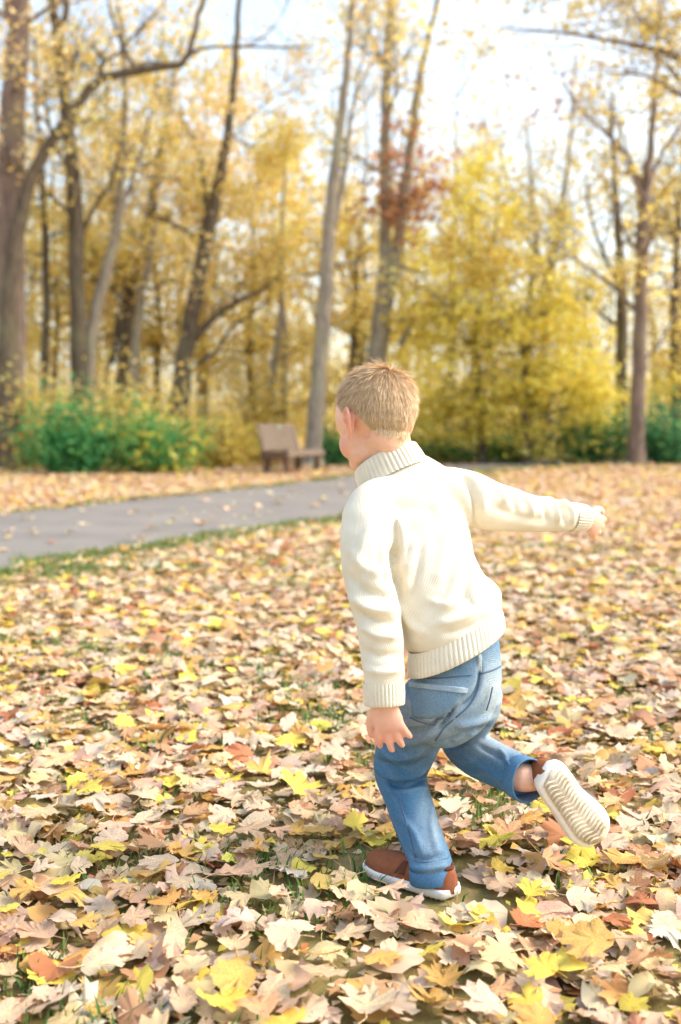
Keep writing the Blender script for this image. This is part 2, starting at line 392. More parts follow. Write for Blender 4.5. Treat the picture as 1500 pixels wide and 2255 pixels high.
def scatter(outline, pos, size, col, tilt=0.22):
    N = len(pos); k = len(outline)
    loc = np.zeros((N, k + 1, 3)); loc[:, :k, :2] = outline; r2 = (loc[:, :, 0] ** 2); y2 = loc[:, :, 1] ** 2
    loc[:, :, 0] *= rng.uniform(.8, 1.15, (N, 1))
    loc[:, :, 2] = rng.normal(0.1, 0.45, (N, 1)) * r2 + rng.normal(0.1, 0.4, (N, 1)) * y2 + rng.normal(0, .035, (N, k + 1))
    loc *= size[:, None, None]
    R = rotm(rng.uniform(0, 6.283, N), rng.normal(0, tilt, N), rng.normal(0, tilt, N))
    V = np.einsum('nij,nkj->nki', R, loc)
    V[:, :, 2] -= V[:, :, 2].min(1, keepdims=True) * 0.8
    V += pos[:, None]
    V[:, :, 2] = np.maximum(V[:, :, 2], 0.003)
    b = (np.arange(N) * (k + 1))[:, None]; j = np.arange(k); j2 = (j + 1) % k
    F = np.stack([b + j, b + j2, np.broadcast_to(b + k, (N, k))], -1).reshape(-1, 3)
    C = np.repeat(col, k + 1, 0)
    return V.reshape(-1, 3), F, C
def vnoise(q, s, seed):                             # smooth value noise on the ground
    r = np.random.default_rng(seed).random((64, 64)); x = q[:, 0] * s + 13.3; y = q[:, 1] * s + 7.1
    i, j = np.floor(x).astype(int), np.floor(y).astype(int); u, v = x - i, y - j; u = u * u * (3 - 2 * u); v = v * v * (3 - 2 * v)
    g_ = lambda a, b: r[a % 64, b % 64]
    return (g_(i, j) * (1 - u) + g_(i + 1, j) * u) * (1 - v) + (g_(i, j + 1) * (1 - u) + g_(i + 1, j + 1) * u) * v
def field(y0, y1, dens, mx, pthr):
    a = (y1 - y0) * 2 * (0.36 * y1 + mx); N = int(a * dens)
    y = rng.uniform(y0, y1, N); x = rng.uniform(-1, 1, N) * (0.36 * y1 + mx); q = np.stack([x, y], 1)
    keep = np.abs(x) < 0.36 * y + mx
    keep &= vnoise(q, 1.7, 3) * 0.6 + vnoise(q, 4.6, 4) * 0.4 > pthr + rng.normal(0, 0.05, N)
    keep &= ~(in_path(q) & (rng.random(N) > 0.018))
    return q[keep]
def edge_grass(q):                                   # thin leaf cover along the near edge of the path
    d, _ = polydist(q, near[:, :2]); return d
def colours(N):
    c = PC[rng.choice(len(PC), N, p=PW)]; return np.clip(c * rng.normal(1, 0.1, (N, 1)) * rng.normal(1, 0.04, (N, 3)), 0, 0.9)
A = Acc()
for y0, y1, dens, mx, outl, sz, th in ((0.3, 2.6, 520, 1.3, OUT, .056, .22), (0.8, 4.5, 1500, 0.6, OUT4, .02, -1), (2.6, 3.8, 640, 2.2, OUT, .06, .22), (3.8, 5.5, 640, 3.0, OUT2, .06, .22), (5.5, 10, 430, 4.0, OUT2, .066, .22), (10, 18, 240, 5.5, OUT3, .085, .18), (18, 36, 90, 8, OUT5, .12, .1)):
    q = field(y0, y1, dens, mx, th); d = edge_grass(q)
    ds, _ = polydist(q, [G(1010, 1985)[:2], G(806, 1918)[:2]]); q = q[((d > 0.1 + .55 * vnoise(q, 1.1, 9)) | (rng.random(len(q)) < 0.3)) & (ds > .075)]; N = len(q)
    z = rng.uniform(0, 0.02, N) + np.where(in_path(q), 0.03, 0.0)
    if outl is OUT: grp = np.array_split(rng.permutation(N), 5); sets = [(OUTS[i_], g_) for i_, g_ in zip((0, 1, 1, 2, 3), grp)]
    else: sets = [(outl, np.arange(N))]
    for o_, g_ in sets: A.add(*scatter(o_, np.column_stack([q, z])[g_], sz * rng.uniform(.55, 1.45, len(g_)), colours(len(g_)), .16))
litter = stuff(A.obj('leaf_litter', M['litter'], None, True)); tag(litter, 'carpet of dry maple leaves spread over the lawn', 'leaves')

# grass tufts in the gaps and along the path
q = field(0.6, 7.0, 900, 0.9, -1); d = edge_grass(q)
nz = vnoise(q, 1.7, 3) * 0.6 + vnoise(q, 4.6, 4) * 0.4
q1 = q[((nz < 0.36) | (rng.random(len(q)) < 0.1)) & ~in_path(q)]
t = rng.uniform(0, 1, 9000); i = (t * (k - 30)).astype(int); off = np.abs(rng.normal(0, 0.24, 9000)) * rng.choice([.5, 1, 1.5], 9000) + 0.01
dv = near[i + 1] - near[i]; dv /= np.linalg.norm(dv, axis=1)[:, None]
q2 = near[i, :2] + dv[:, :2] * rng.uniform(0, .4, (9000, 1)) + np.stack([dv[:, 1], -dv[:, 0]], 1) * off[:, None]
i = (t * (k - 30)).astype(int); dv = far[i + 1] - far[i]; dv /= np.linalg.norm(dv, axis=1)[:, None]
q3 = far[i, :2] + dv[:, :2] * rng.uniform(0, .5, (9000, 1)) + np.stack([-dv[:, 1], dv[:, 0]], 1) * (0.3 * off[:, None])
A = Acc()
for qq, nb, hh in ((q1, 4, .033), (q2, 3, .05), (q3, 1, .05)):
    qq = np.repeat(qq, nb, 0) + rng.normal(0, 0.012, (len(qq) * nb, 2)); N = len(qq)
    h_ = hh * rng.uniform(.5, 1.5, N); az = rng.uniform(0, 6.283, N); w = rng.uniform(.0012, .0026, N) * (1 + qq[:, 1] * 0.12); ln = rng.uniform(.2, 1.1, N) * h_
    b0 = np.column_stack([qq, np.zeros(N)]); sd_ = np.stack([np.cos(az), np.sin(az), 0 * az], 1) * w[:, None]
    la = az + 1.57 + rng.normal(0, .5, N); ld = np.stack([np.cos(la), np.sin(la), 0 * la], 1)
    mid = b0 + ld * (ln * .35)[:, None] + np.array([0, 0, 1]) * (h_ * .6)[:, None]; tip = b0 + ld * ln[:, None] + np.array([0, 0, 1]) * (h_ * .95)[:, None]
    V = np.stack([b0 - sd_, b0 + sd_, mid + sd_ * .8, mid - sd_ * .8, tip], 1).reshape(-1, 3); b = np.arange(N)[:, None] * 5
    gc = np.array([lin((84, 130, 58)), lin((112, 150, 70)), lin((70, 112, 56)), lin((150, 150, 84)), lin((186, 166, 120))])[rng.choice(5, N, p=[.24, .24, .18, .16, .18])] * rng.uniform(.8, 1.1, (N, 1))
    A.add(V, [b + np.array([2, 4, 3]), b + np.array([0, 1, 2, 3])], None); A.C.append(np.repeat(gc, 5, 0))
grass = stuff(A.obj('grass', M['grass'], None, True)); tag(grass, 'short green grass showing between leaves and along path edge', 'grass')

# ================================================================== trees and shrubs
YE = [lin(c) for c in ((252, 232, 142), (248, 222, 124), (253, 238, 168), (246, 212, 128))]
YG = [lin(c) for c in ((254, 234, 116), (250, 226, 104), (254, 240, 146), (232, 220, 108))]
GO = [lin(c) for c in ((248, 216, 136), (250, 224, 160), (242, 204, 130), (250, 228, 176))]
OL = [lin(c) for c in ((226, 204, 104), (236, 214, 124), (200, 182, 104), (240, 220, 140))]
RU = [lin(c) for c in ((184, 128, 98), (200, 146, 112), (166, 112, 84), (214, 170, 128))]
GR = [lin(c) for c in ((88, 168, 104), (108, 184, 116), (70, 144, 90), (136, 190, 108))]
GD = [lin(c) for c in ((66, 132, 92), (84, 150, 100), (54, 110, 80), (120, 164, 96))]
def leaves(A, pts, size, pal, ratio=0.75, droop=0.0):
    pts = np.asarray(pts, float); N = len(pts)
    if not N: return
    s = size * rng.uniform(.6, 1.4, N)
    a = rng.normal(0, 1, (N, 3)); a[:, 2] = a[:, 2] * .6 + droop; a /= np.linalg.norm(a, axis=1)[:, None]
    b = np.cross(a, rng.normal(0, 1, (N, 3)) * np.array([.6, .6, 1.3])); b /= np.linalg.norm(b, axis=1)[:, None]; nn = np.cross(a, b)
    a = a * s[:, None]; b = b * (s * ratio / 2)[:, None]; fold = nn * (s * .12)[:, None]
    V = np.stack([pts, pts + a * .45 + b + fold, pts + a, pts + a * .45 - b + fold], 1).reshape(-1, 3)
    q = np.arange(N)[:, None] * 4
    c = np.array(pal)[rng.integers(0, len(pal), N)] * rng.uniform(.8, 1.12, (N, 1))
    A.add(V, [q + np.array([0, 1, 2]), q + np.array([0, 2, 3])]); A.C.append(np.repeat(np.clip(c, 0, .9), 4, 0))
def unit(v): return v / (np.linalg.norm(v) + 1e-12)
def branch(A, p, d, L, r, level, tips, up=0.12, n=6, sides=6):
    pts = [p]; dd = unit(d); rr = [r]
    for i in range(n):
        dd = unit(dd + rng.normal(0, .16, 3) + np.array([0, 0, up * rng.uniform(.2, 1)])); pts.append(pts[-1] + dd * L / n); rr.append(r * (1 - .8 * (i + 1) / n))
    A.add(*tube(pts, rr, sides, cap=False))
    if level == 0:
        tips.extend(pts[1:]); return
    for i in range(2, n + 1):
        for _ in range(2 if level > 1 else int(rng.integers(1, 3))):
            a = rng.normal(0, 1, 3); a = unit(a - dd * a.dot(dd)); nd = unit(unit(pts[i] - pts[i - 1]) * rng.uniform(.5, 1.1) + a)
            branch(A, pts[i], nd, L * rng.uniform(.3, .55), rr[i] * .6 + .002, level - 1, tips, up, 3 if level < 2 else 5, 3 if level < 2 else 4)
    if level == 1: tips.extend(pts[3:])
def stem(pp, Y, wob=0.0):                            # (px, py, width_px[, dY]) -> centre line and radii
    c = np.array([np.append(P(p[0], p[1], Y + (p[3] if len(p) > 3 else 0)), p[2] / 2 * Y / FPX) for p in pp]); c = catmull(c, 6)
    cl, r = c[:, :3], np.maximum(c[:, 3], .006)
    cl = cl + wob * np.stack([np.sin(np.arange(len(cl)) * 1.3), np.cos(np.arange(len(cl)) * 1.7), 0 * r], 1)
    return cl, r
def tree(name, label, Y, trunk, limbs=(), nb=0, pal=YE, nl=3, size=.11, bark_='bark_grey', blen=(1.2, 2.6), zmin=2.2, spread=.28, clumps=(), base=True, lvl=2, up=.12):
    cl, r = stem(trunk, Y, .012)
    if base:                                         # root flare down to the ground
        b0 = cl[0].copy(); b0[2] = -0.15; d = (cl[1] - cl[0]); mid = cl[0].copy(); mid[2] = max(0.28, min(.3, cl[0][2]))
        if cl[0][2] > .5: cl = np.vstack([b0, [b0[0], b0[1], .12], mid, cl]); r = np.concatenate([[r[0] * 1.6, r[0] * 1.3, r[0] * 1.08], r])
        else: cl = np.vstack([b0, cl]); r = np.concatenate([[r[0] * 1.55], [r[0] * 1.25], r[1:]])
    loc = (float(cl[0][0]), float(cl[0][1]), 0.0)
    T = thing(name, label, 'tree', loc)
    V, F = tube(cl, r, 14, cap=True); th = np.arctan2(V[:, 1] - loc[1], V[:, 0] - loc[0])
    obj('trunk', V, F, M[bark_], T)
    tips = []; A = Acc(); stems = [(cl, r)]
    for lb in limbs:
        c2, r2 = stem(lb, Y, .01); obj('limb', *tube(c2, r2, 9), M[bark_], T); stems.append((c2, r2))
    for _ in range(nb):
        c2, r2 = stems[int(rng.integers(0, len(stems)))]; cand = np.where(c2[:, 2] > zmin)[0]
        if not len(cand): continue
        i = int(rng.choice(cand)); az = rng.uniform(0, 6.283); d = np.array([math.cos(az), math.sin(az), rng.uniform(.1, .9)])
        L = rng.uniform(*blen) * (1 if i < len(c2) * .8 else .7)
        branch(A, c2[i], d, L, max(min(r2[i] * .42, .05), .012), lvl, tips, up)
    if A.n: stuff(A.obj('twigs', M[bark_], T))
    Lf = Acc()
    if tips and nl:
        tp = np.array(tips); n_ = int(len(tp) * nl * .6); tp = tp[rng.integers(0, len(tp), n_)] + rng.normal(0, spread * .5, (n_, 3)); leaves(Lf, tp, size, pal)
    for (px, py, rx, ry, n_, pl) in clumps:
        c = P(px, py, Y); sc_ = Y / FPX; m_ = n_ // 26 + 1
        cc = rng.normal(0, 1, (m_, 3)); cc = cc / np.linalg.norm(cc, axis=1)[:, None] * rng.random((m_, 1)) ** .45
        cc = c + cc * np.array([rx * sc_, (rx + ry) * .45 * sc_, ry * sc_])
        pt = np.repeat(cc, 26, 0) + rng.normal(0, 1, (m_ * 26, 3)) * np.array([.2, .2, .09]); pt = pt[pt[:, 2] > .15]; leaves(Lf, pt, size, pl)
        B = Acc()
        for q in cc[::3]:                            # thin twigs carrying the sprays
            j = int(np.argmin(np.linalg.norm(cl - q + np.array([0, 0, .5]), axis=1))); s0 = cl[min(j, len(cl) - 1)]
            mid = (s0 + q) / 2 + rng.normal(0, .12, 3) + np.array([0, 0, .1]); B.add(*tube(catmull([s0, mid, q], 4), np.linspace(.014, .004, 9), 4, False))
        if B.n: stuff(B.obj('twigs', M[bark_], T))
    if Lf.n: stuff(Lf.obj('foliage', M['leaf'], T))
    return T
def shrub(name, label, px, py_base, w_px, h_px, n_, pal, size=.1, ratio=.35, Y=None, pal2=None, cat='shrub', droop=.5, lobes=9, group=None, air=.0):
    b = G(px, py_base) if Y is None else np.append(P(px, 938, Y)[:2], 0); Y = b[1]; s = Y / FPX; w, h = w_px * s / 2, h_px * s
    T = thing(name, label, cat, tuple(b), group); A = Acc(); Lf = Acc(); pts = []
    for i in range(lobes):
        az = rng.uniform(0, 6.283); rr = rng.random() ** .5; e = b + np.array([math.cos(az) * rr * w * .8, math.sin(az) * rr * w * .55, h * rng.uniform(.35, .9) * (1 - .35 * rr * rr)])
        mid = (b + e) / 2 + np.array([(e - b)[0] * .15, 0, h * .08]) + rng.normal(0, .05, 3)
        st = b + np.array([math.cos(az), math.sin(az), 0]) * .12 * rr * w; A.add(*tube(catmull([st, mid, e], 5), np.linspace(.016, .004, 11), 5, False))
        k_ = n_ // lobes; tt = rng.random(k_) ** .8; cen = st + (e - st) * tt[:, None]
        sp = np.array([w * .34, w * .3, h * .17]); pts.append(cen + rng.normal(0, 1, (k_, 3)) * sp * (.45 + .6 * tt[:, None]))
        for _ in range(4):
            e2 = e + rng.normal(0, 1, 3) * sp * .9; A.add(*tube([mid, (mid + e2) / 2 + np.array([0, 0, .05]), e2], [.006, .004, .002], 4, False))
    stuff(A.obj('stems', M['bark_dark'], T)); pts = np.vstack(pts); pts = pts[(pts[:, 2] > .04) & (pts[:, 2] < h * 1.12)]
    if pal2 is not None:
        m_ = rng.random(len(pts)) < .22; leaves(Lf, pts[m_], size, pal2, .7); pts = pts[~m_]
    leaves(Lf, pts, size, pal, ratio, droop); stuff(Lf.obj('foliage', M['leaf'], T)); return T

tree('broad_tree', 'thick brown trunk rising at the far left edge of the picture', 20.0,
     [(22, 1032, 74), (20, 900, 66), (26, 700, 60), (22, 450, 58), (30, 220, 52), (40, 60, 44), (44, -120, 40), (40, -400, 26), (50, -620, 10)],
     nb=9, pal=GO, nl=.9, bark_='bark_brown', zmin=4.5)
tree('leaning_tree', 'dark slanting trunk arching right across the left treetops', 19.4,
     [(14, 1005, 46), (16, 760, 42), (30, 560, 38), (62, 410, 28), (108, 320, 24), (150, 262, 22), (186, 210, 20), (225, 174, 18), (300, 156, 18), (360, 146, 17), (402, 138, 14), (424, 90, 12), (438, 30, 10), (462, -40, 9), (500, -160, 6)],
     limbs=[[(225, 174, 14), (222, 150, 12), (228, 134, 10), (212, 112, 6), (200, 90, 3)], [(402, 138, 9), (440, 108, 7), (520, 102, 6), (620, 104, 5), (692, 102, 3)],
            [(228, 134, 7), (260, 118, 6), (300, 70, 5), (350, 20, 4), (380, -40, 3)], [(300, 156, 10), (270, 100, 9), (245, 30, 6), (232, -40, 4)], [(62, 410, 8), (110, 330, 0.1), (62, 300, 5), (30, 260, 4)]],
     nb=10, pal=GO, nl=.5, bark_='bark_dark', zmin=4.8, blen=(.6, 1.5))
tree('forked_tree', 'dark grey trunk splitting in two near the top left', 20.8,
     [(176, 1005, 46), (176, 860, 40), (170, 640, 34), (164, 420, 32), (146, 250, 27), (134, 130, 24), (122, 50, 20), (106, -40, 15), (90, -220, 10), (80, -420, 6)],
     limbs=[[(130, 90, 15), (145, 30, 14), (152, -40, 11), (176, -200, 7), (190, -360, 4)], [(168, 560, 12), (200, 470, 9), (245, 400, 7), (262, 330, 5)]],
     nb=13, pal=GO, nl=1.0, bark_='bark_dark', zmin=3.6)
tree('slender_tree', 'slim dark trunk between the two thick trunks at left', 21.6,
     [(98, 1008, 20), (97, 860, 19), (102, 640, 17), (95, 430, 14), (88, 330, 10), (80, 200, 7), (76, 60, 4)], nb=8, pal=YE, nl=1.6, bark_='bark_dark', zmin=3.0, blen=(.8, 1.7))
tree('curving_tree', 'grey trunk curving right out of the forked tree base', 21.0,
     [(190, 1006, 34), (196, 800, 30), (212, 680, 27), (242, 570, 24), (262, 470, 20), (270, 340, 16), (276, 200, 14), (272, 120, 12), (262, 0, 9), (250, -160, 6)],
     limbs=[[(262, 470, 10), (290, 400, 9), (320, 300, 7), (345, 180, 5), (360, 60, 3)]], nb=12, pal=YE, nl=1.3, bark_='bark_grey', zmin=3.2)
tree('twin_stem_tree', 'twin dark stems parting low behind the green shrubs', 23.2,
     [(262, 1000, 30), (274, 760, 30), (284, 660, 28), (270, 600, 18), (252, 540, 15), (250, 440, 12), (236, 300, 8), (230, 150, 5)],
     limbs=[[(284, 670, 17), (300, 590, 14), (322, 490, 12), (345, 360, 10), (372, 220, 8), (400, 80, 5)], [(246, 800, 14), (262, 700, 12), (284, 640, 10)]], nb=13, pal=YE, nl=1.6, bark_='bark_dark', zmin=3.2)
tree('pale_sapling', 'thin pale grey stem leaning right of the twin stems', 22.4,
     [(292, 1000, 22), (296, 820, 19), (310, 660, 16), (335, 540, 13), (345, 420, 10), (366, 300, 7), (390, 180, 4)], nb=8, pal=YE, nl=1.8, zmin=2.8, blen=(.8, 1.7))
tree('slanting_tree', 'dark trunk slanting up right with a fork halfway', 22.0,
     [(392, 1000, 46), (400, 840, 40), (418, 720, 36), (440, 600, 34), (462, 490, 30), (484, 390, 24), (502, 290, 19), (514, 190, 15), (521, 90, 13), (526, 0, 11), (530, -160, 8), (536, -340, 4)],
     limbs=[[(462, 480, 16), (450, 430, 13), (448, 370, 11), (428, 320, 9), (408, 285, 6), (400, 230, 3)], [(428, 745, 17), (470, 700, 15), (520, 665, 12), (575, 640, 8), (620, 600, 4)],
            [(505, 290, 6), (540, 320, 5), (565, 320, 3)], [(436, 800, 10), (480, 770, 9), (510, 720, 6), (560, 690, 3)]],
     nb=13, pal=GO, nl=1.2, bark_='bark_dark', zmin=3.4)
tree('bench_side_tree', 'tall pale grey trunk standing just behind the wooden bench', 20.6,
     [(689, 1020, 44), (692, 960, 37), (702, 830, 35), (714, 690, 33), (722, 560, 29), (728, 460, 27), (744, 320, 21), (756, 220, 18), (768, 110, 15), (776, 0, 12), (784, -160, 9), (796, -340, 5)],
     limbs=[[(734, 500, 16), (752, 420, 13), (764, 340, 12), (772, 260, 10), (788, 200, 7), (812, 150, 5), (840, 60, 3)], [(714, 606, 8), (690, 602, 7), (662, 606, 5)], [(720, 580, 7), (770, 580, 6), (800, 576, 4)], [(772, 250, 6), (800, 120, 5), (818, 20, 4), (825, -60, 3)]],
     nb=9, pal=GO, nl=.5, zmin=4.2)
tree('double_trunk_tree', 'tall grey tree with two parallel trunks above the child', 22.6,
     [(800, 1012, 52), (812, 900, 47), (830, 790, 43), (840, 700, 40), (848, 600, 30), (848, 480, 24), (848, 340, 22), (850, 220, 22), (856, 100, 22), (864, 0, 20), (870, -160, 14), (876, -340, 7)],
     limbs=[[(846, 690, 30), (866, 600, 27), (880, 510, 25), (892, 410, 24), (908, 300, 21), (920, 200, 18), (942, 90, 14), (964, 0, 11), (990, -150, 8), (1010, -300, 4)],
            [(850, 150, 10), (826, 100, 8), (808, 40, 6), (796, -30, 4)], [(852, 160, 8), (830, 130, 7), (800, 110, 5), (780, 90, 3)], [(870, 580, 10), (915, 598, 8), (950, 602, 5)], [(880, 760, 16), (900, 720, 14), (870, 690, 12)]],
     nb=12, pal=YE, nl=1.0, zmin=4.6, clumps=[(905, 390, 110, 125, 1100, RU), (890, 470, 150, 70, 500, RU), (900, 250, 60, 60, 120, OL)], size=.12)
tree('thin_grey_sapling', 'thin grey sapling standing behind the bench backrest', 23.0,
     [(594, 1000, 19), (598, 860, 17), (612, 740, 15), (622, 640, 12), (618, 540, 9), (626, 400, 6), (632, 280, 3)], limbs=[[(628, 1000, 14), (626, 860, 13), (628, 720, 12), (614, 640, 8)]], nb=8, pal=YE, nl=2.2, zmin=2.2, blen=(.8, 1.8))
tree('right_hand_tree', 'straight brownish trunk standing at the right edge of the lawn', 21.3,
     [(1401, 1024, 40), (1404, 930, 33), (1408, 780, 31), (1412, 640, 29), (1416, 500, 27), (1424, 400, 21), (1434, 320, 15), (1442, 200, 10), (1450, 60, 7), (1460, -120, 4)],
     limbs=[[(1418, 420, 12), (1380, 340, 9), (1330, 290, 7), (1280, 240, 5), (1240, 180, 3)], [(1422, 430, 12), (1452, 350, 9), (1490, 290, 7), (1530, 240, 5)], [(1412, 700, 11), (1360, 640, 9), (1310, 600, 7), (1265, 570, 4)], [(1416, 560, 9), (1380, 520, 7), (1350, 440, 5), (1320, 380, 3)], [(1410, 800, 8), (1450, 760, 6), (1490, 690, 4)]],
     nb=20, pal=OL, nl=.8, bark_='bark_brown', zmin=3.4, clumps=[(1420, 220, 80, 60, 260, OL), (1400, 600, 70, 60, 240, YE)])
tree('dark_companion_tree', 'darker trunk just left of the straight trunk at right', 23.5,
     [(1366, 1016, 32), (1368, 850, 28), (1370, 720, 25), (1366, 600, 21), (1360, 480, 15), (1352, 360, 10), (1346, 200, 6)], limbs=[[(1368, 640, 10), (1330, 560, 8), (1300, 470, 6), (1290, 380, 3)], [(1368, 720, 9), (1320, 690, 7), (1285, 640, 4)]], nb=13, pal=OL, nl=.5, bark_='bark_dark', zmin=3.0)
tree('bare_tree', 'nearly bare thin grey tree against bright sky at right', 27.0,
     [(1205, 1000, 26), (1200, 820, 22), (1206, 640, 18), (1230, 520, 14), (1246, 400, 11), (1258, 280, 7), (1266, 120, 4)], limbs=[[(1206, 640, 12), (1180, 520, 10), (1170, 400, 7), (1160, 260, 4)], [(1215, 590, 8), (1170, 540, 7), (1130, 440, 5), (1100, 330, 3)]], nb=20, pal=GO, nl=.35, zmin=3.6)
tree('yellow_maple', 'bushy yellow maple beside the child with low spreading sprays', 22.6,
     [(1062, 1016, 20), (1060, 920, 19), (1052, 800, 15), (1050, 690, 10), (1040, 560, 6), (1040, 480, 3)], nb=8, pal=YG, nl=1.8, zmin=1.2, bark_='bark_dark',
     clumps=[(980, 900, 130, 70, 1600, YG), (1010, 720, 150, 90, 2000, YG), (1060, 580, 120, 70, 800, YE), (930, 640, 90, 100, 900, YE)], size=.12)
tree('yellow_green_maple', 'rounded yellow green maple left of the straight right trunk', 22.0,
     [(1160, 1018, 20), (1158, 900, 18), (1155, 780, 15), (1160, 700, 10), (1172, 600, 6), (1180, 520, 3)], nb=8, pal=YG, nl=1.8, zmin=1.2, bark_='bark_dark',
     clumps=[(1130, 860, 120, 90, 1900, YG), (1240, 840, 100, 90, 1700, YG), (1190, 720, 110, 70, 1200, YG), (1150, 960, 130, 45, 600, YG), (1110, 610, 90, 60, 400, OL), (1300, 860, 70, 80, 800, YG)], size=.12)
tree('golden_maple', 'golden yellow maple filling the space behind the bench', 25.0,
     [(560, 1004, 22), (556, 860, 19), (548, 740, 15), (560, 600, 11), (556, 480, 7), (550, 380, 4)], nb=12, pal=YE, nl=2.0, zmin=1.6, bark_='bark_dark',
     clumps=[(560, 620, 120, 90, 1500, YE), (650, 520, 90, 90, 800, YE), (520, 780, 130, 80, 1300, YE), (640, 760, 80, 110, 1100, YE), (560, 420, 110, 70, 500, GO)], size=.12)
tree('amber_maple', 'amber leaved young tree among the dark stems at left', 25.0,
     [(340, 1004, 20), (344, 860, 17), (350, 700, 13), (340, 560, 9), (330, 420, 6), (326, 300, 3)], nb=12, pal=GO, nl=1.6, zmin=1.8, bark_='bark_dark',
     clumps=[(340, 740, 110, 90, 1200, YE), (360, 560, 120, 80, 900, YE), (400, 420, 110, 90, 700, GO), (240, 720, 100, 110, 900, YE)], size=.12)
tree('ochre_maple', 'ochre leaved understory tree behind the far left trunks', 24.6,
     [(120, 1004, 18), (118, 860, 15), (126, 700, 11), (120, 560, 8), (118, 420, 4)], nb=10, pal=YE, nl=1.6, zmin=1.8, bark_='bark_dark',
     clumps=[(80, 760, 90, 110, 1000, YE), (150, 620, 100, 100, 800, YE), (60, 540, 80, 100, 400, OL), (130, 420, 100, 80, 300, GO)], size=.12)
tree('sunlit_maple', 'sunlit golden treetop glowing between the slanting and bench trunks', 30.0,
     [(450, 990, 20), (452, 800, 18), (446, 600, 14), (440, 420, 10), (450, 300, 6), (455, 200, 3)], nb=10, pal=GO, nl=1.6, zmin=3,
     clumps=[(450, 280, 90, 80, 900, GO), (470, 420, 110, 70, 700, GO), (600, 400, 90, 70, 400, OL), (700, 420, 90, 70, 300, OL)], size=.15)
tree('lemon_maple', 'lemon yellow understory tree filling the gap between the tall grey trunks', 26.0,
     [(770, 1000, 18), (772, 860, 16), (780, 720, 12), (786, 600, 8), (790, 500, 4)], nb=10, pal=YE, nl=2.0, zmin=1.4, bark_='bark_dark',
     clumps=[(780, 680, 80, 80, 900, YE), (800, 880, 110, 70, 1000, YG), (900, 560, 90, 80, 700, YG), (740, 560, 80, 60, 500, YE), (900, 780, 90, 90, 900, YG)], size=.13)
tree('straw_maple', 'straw coloured tree thinning out above the yellow maples', 28.0,
     [(1090, 1000, 20), (1086, 820, 18), (1080, 660, 14), (1090, 520, 9), (1100, 400, 5), (1110, 300, 3)], nb=16, pal=OL, nl=1.3, zmin=2.4,
     clumps=[(1080, 520, 130, 90, 900, OL), (1200, 640, 120, 90, 700, YE), (1010, 440, 90, 80, 400, OL), (1040, 330, 110, 70, 200, GO), (1280, 760, 90, 70, 600, YG)], size=.13)
tree('green_gold_tree', 'green and gold tree past the right edge trunk', 24.5,
     [(1492, 1016, 30), (1490, 860, 26), (1486, 700, 20), (1492, 560, 14), (1500, 420, 9), (1510, 260, 4)], nb=14, pal=OL, nl=1.4, zmin=2.4, bark_='bark_dark',
     clumps=[(1470, 740, 70, 90, 700, OL), (1490, 840, 70, 60, 600, YG), (1490, 380, 70, 60, 300, OL)], size=.12)
tree('overhanging_tree', 'leafy crown hanging into the upper right of the sky', 19.0,
     [(1640, 1040, 60), (1640, 800, 50), (1620, 500, 42), (1600, 200, 34), (1580, -60, 26), (1560, -300, 16), (1540, -500, 8)],
     limbs=[[(1600, 180, 16), (1480, 120, 12), (1350, 90, 9), (1220, 70, 6), (1100, 60, 3)], [(1590, 0, 16), (1440, -60, 11), (1280, -50, 8), (1100, -30, 5), (1000, 0, 3)], [(1604, 260, 12), (1520, 220, 9), (1430, 170, 6), (1340, 160, 4)]],
     nb=26, pal=OL, nl=.8, zmin=6.0, bark_='bark_brown', clumps=[(1060, 70, 170, 90, 170, OL), (1230, 40, 170, 70, 150, OL), (1150, 190, 170, 90, 110, RU), (1440, 60, 130, 80, 130, OL)], size=.1)

shrub('green_shrub', 'bright green leafy shrub at left in front of the dark trunks', 168, 1042, 260, 195, 5200, GR, .13, .36, pal2=None)
shrub('green_shrub', 'green shrub mixed with yellow leaves nearer the bench', 350, 1042, 210, 165, 4200, GR, .13, .36, pal2=YG)
shrub('yellow_shrub', 'low olive yellow shrub just left of the bench', 490, 1032, 190, 150, 2600, OL, .1, .6, pal2=YG)
shrub('yellow_shrub', 'golden sprays of understory shrub above the green shrubs', 300, 1020, 420, 300, 4200, YE, .12, .7, Y=20.9)
shrub('yellow_shrub', 'yellow shrub at the foot of the far left trunk', 60, 1030, 210, 250, 2000, YE, .12, .7, Y=19.6)
shrub('yellow_shrub', 'tawny gold shrub filling the gap behind the bench', 560, 1020, 260, 270, 3000, OL, .11, .7, Y=22.5, pal2=YE)
shrub('green_shrub', 'small dark green shrub between bench and child', 735, 1028, 110, 110, 1700, GR, .11, .4)
shrub('green_shrub', 'dark green shrub under the yellow maples', 1290, 1022, 220, 190, 3600, GD, .12, .45, pal2=YG)
shrub('green_shrub', 'deep green shrub right of the straight trunk at the edge', 1470, 1024, 220, 175, 3800, GD, .12, .45)
shrub('green_shrub', 'low green and yellow undergrowth right behind the child', 1010, 1018, 330, 120, 3200, GD, .11, .5, pal2=YG)
shrub('green_shrub', 'small green clump between the two yellow maples', 1130, 1020, 160, 95, 1500, GR, .11, .5, pal2=YG)

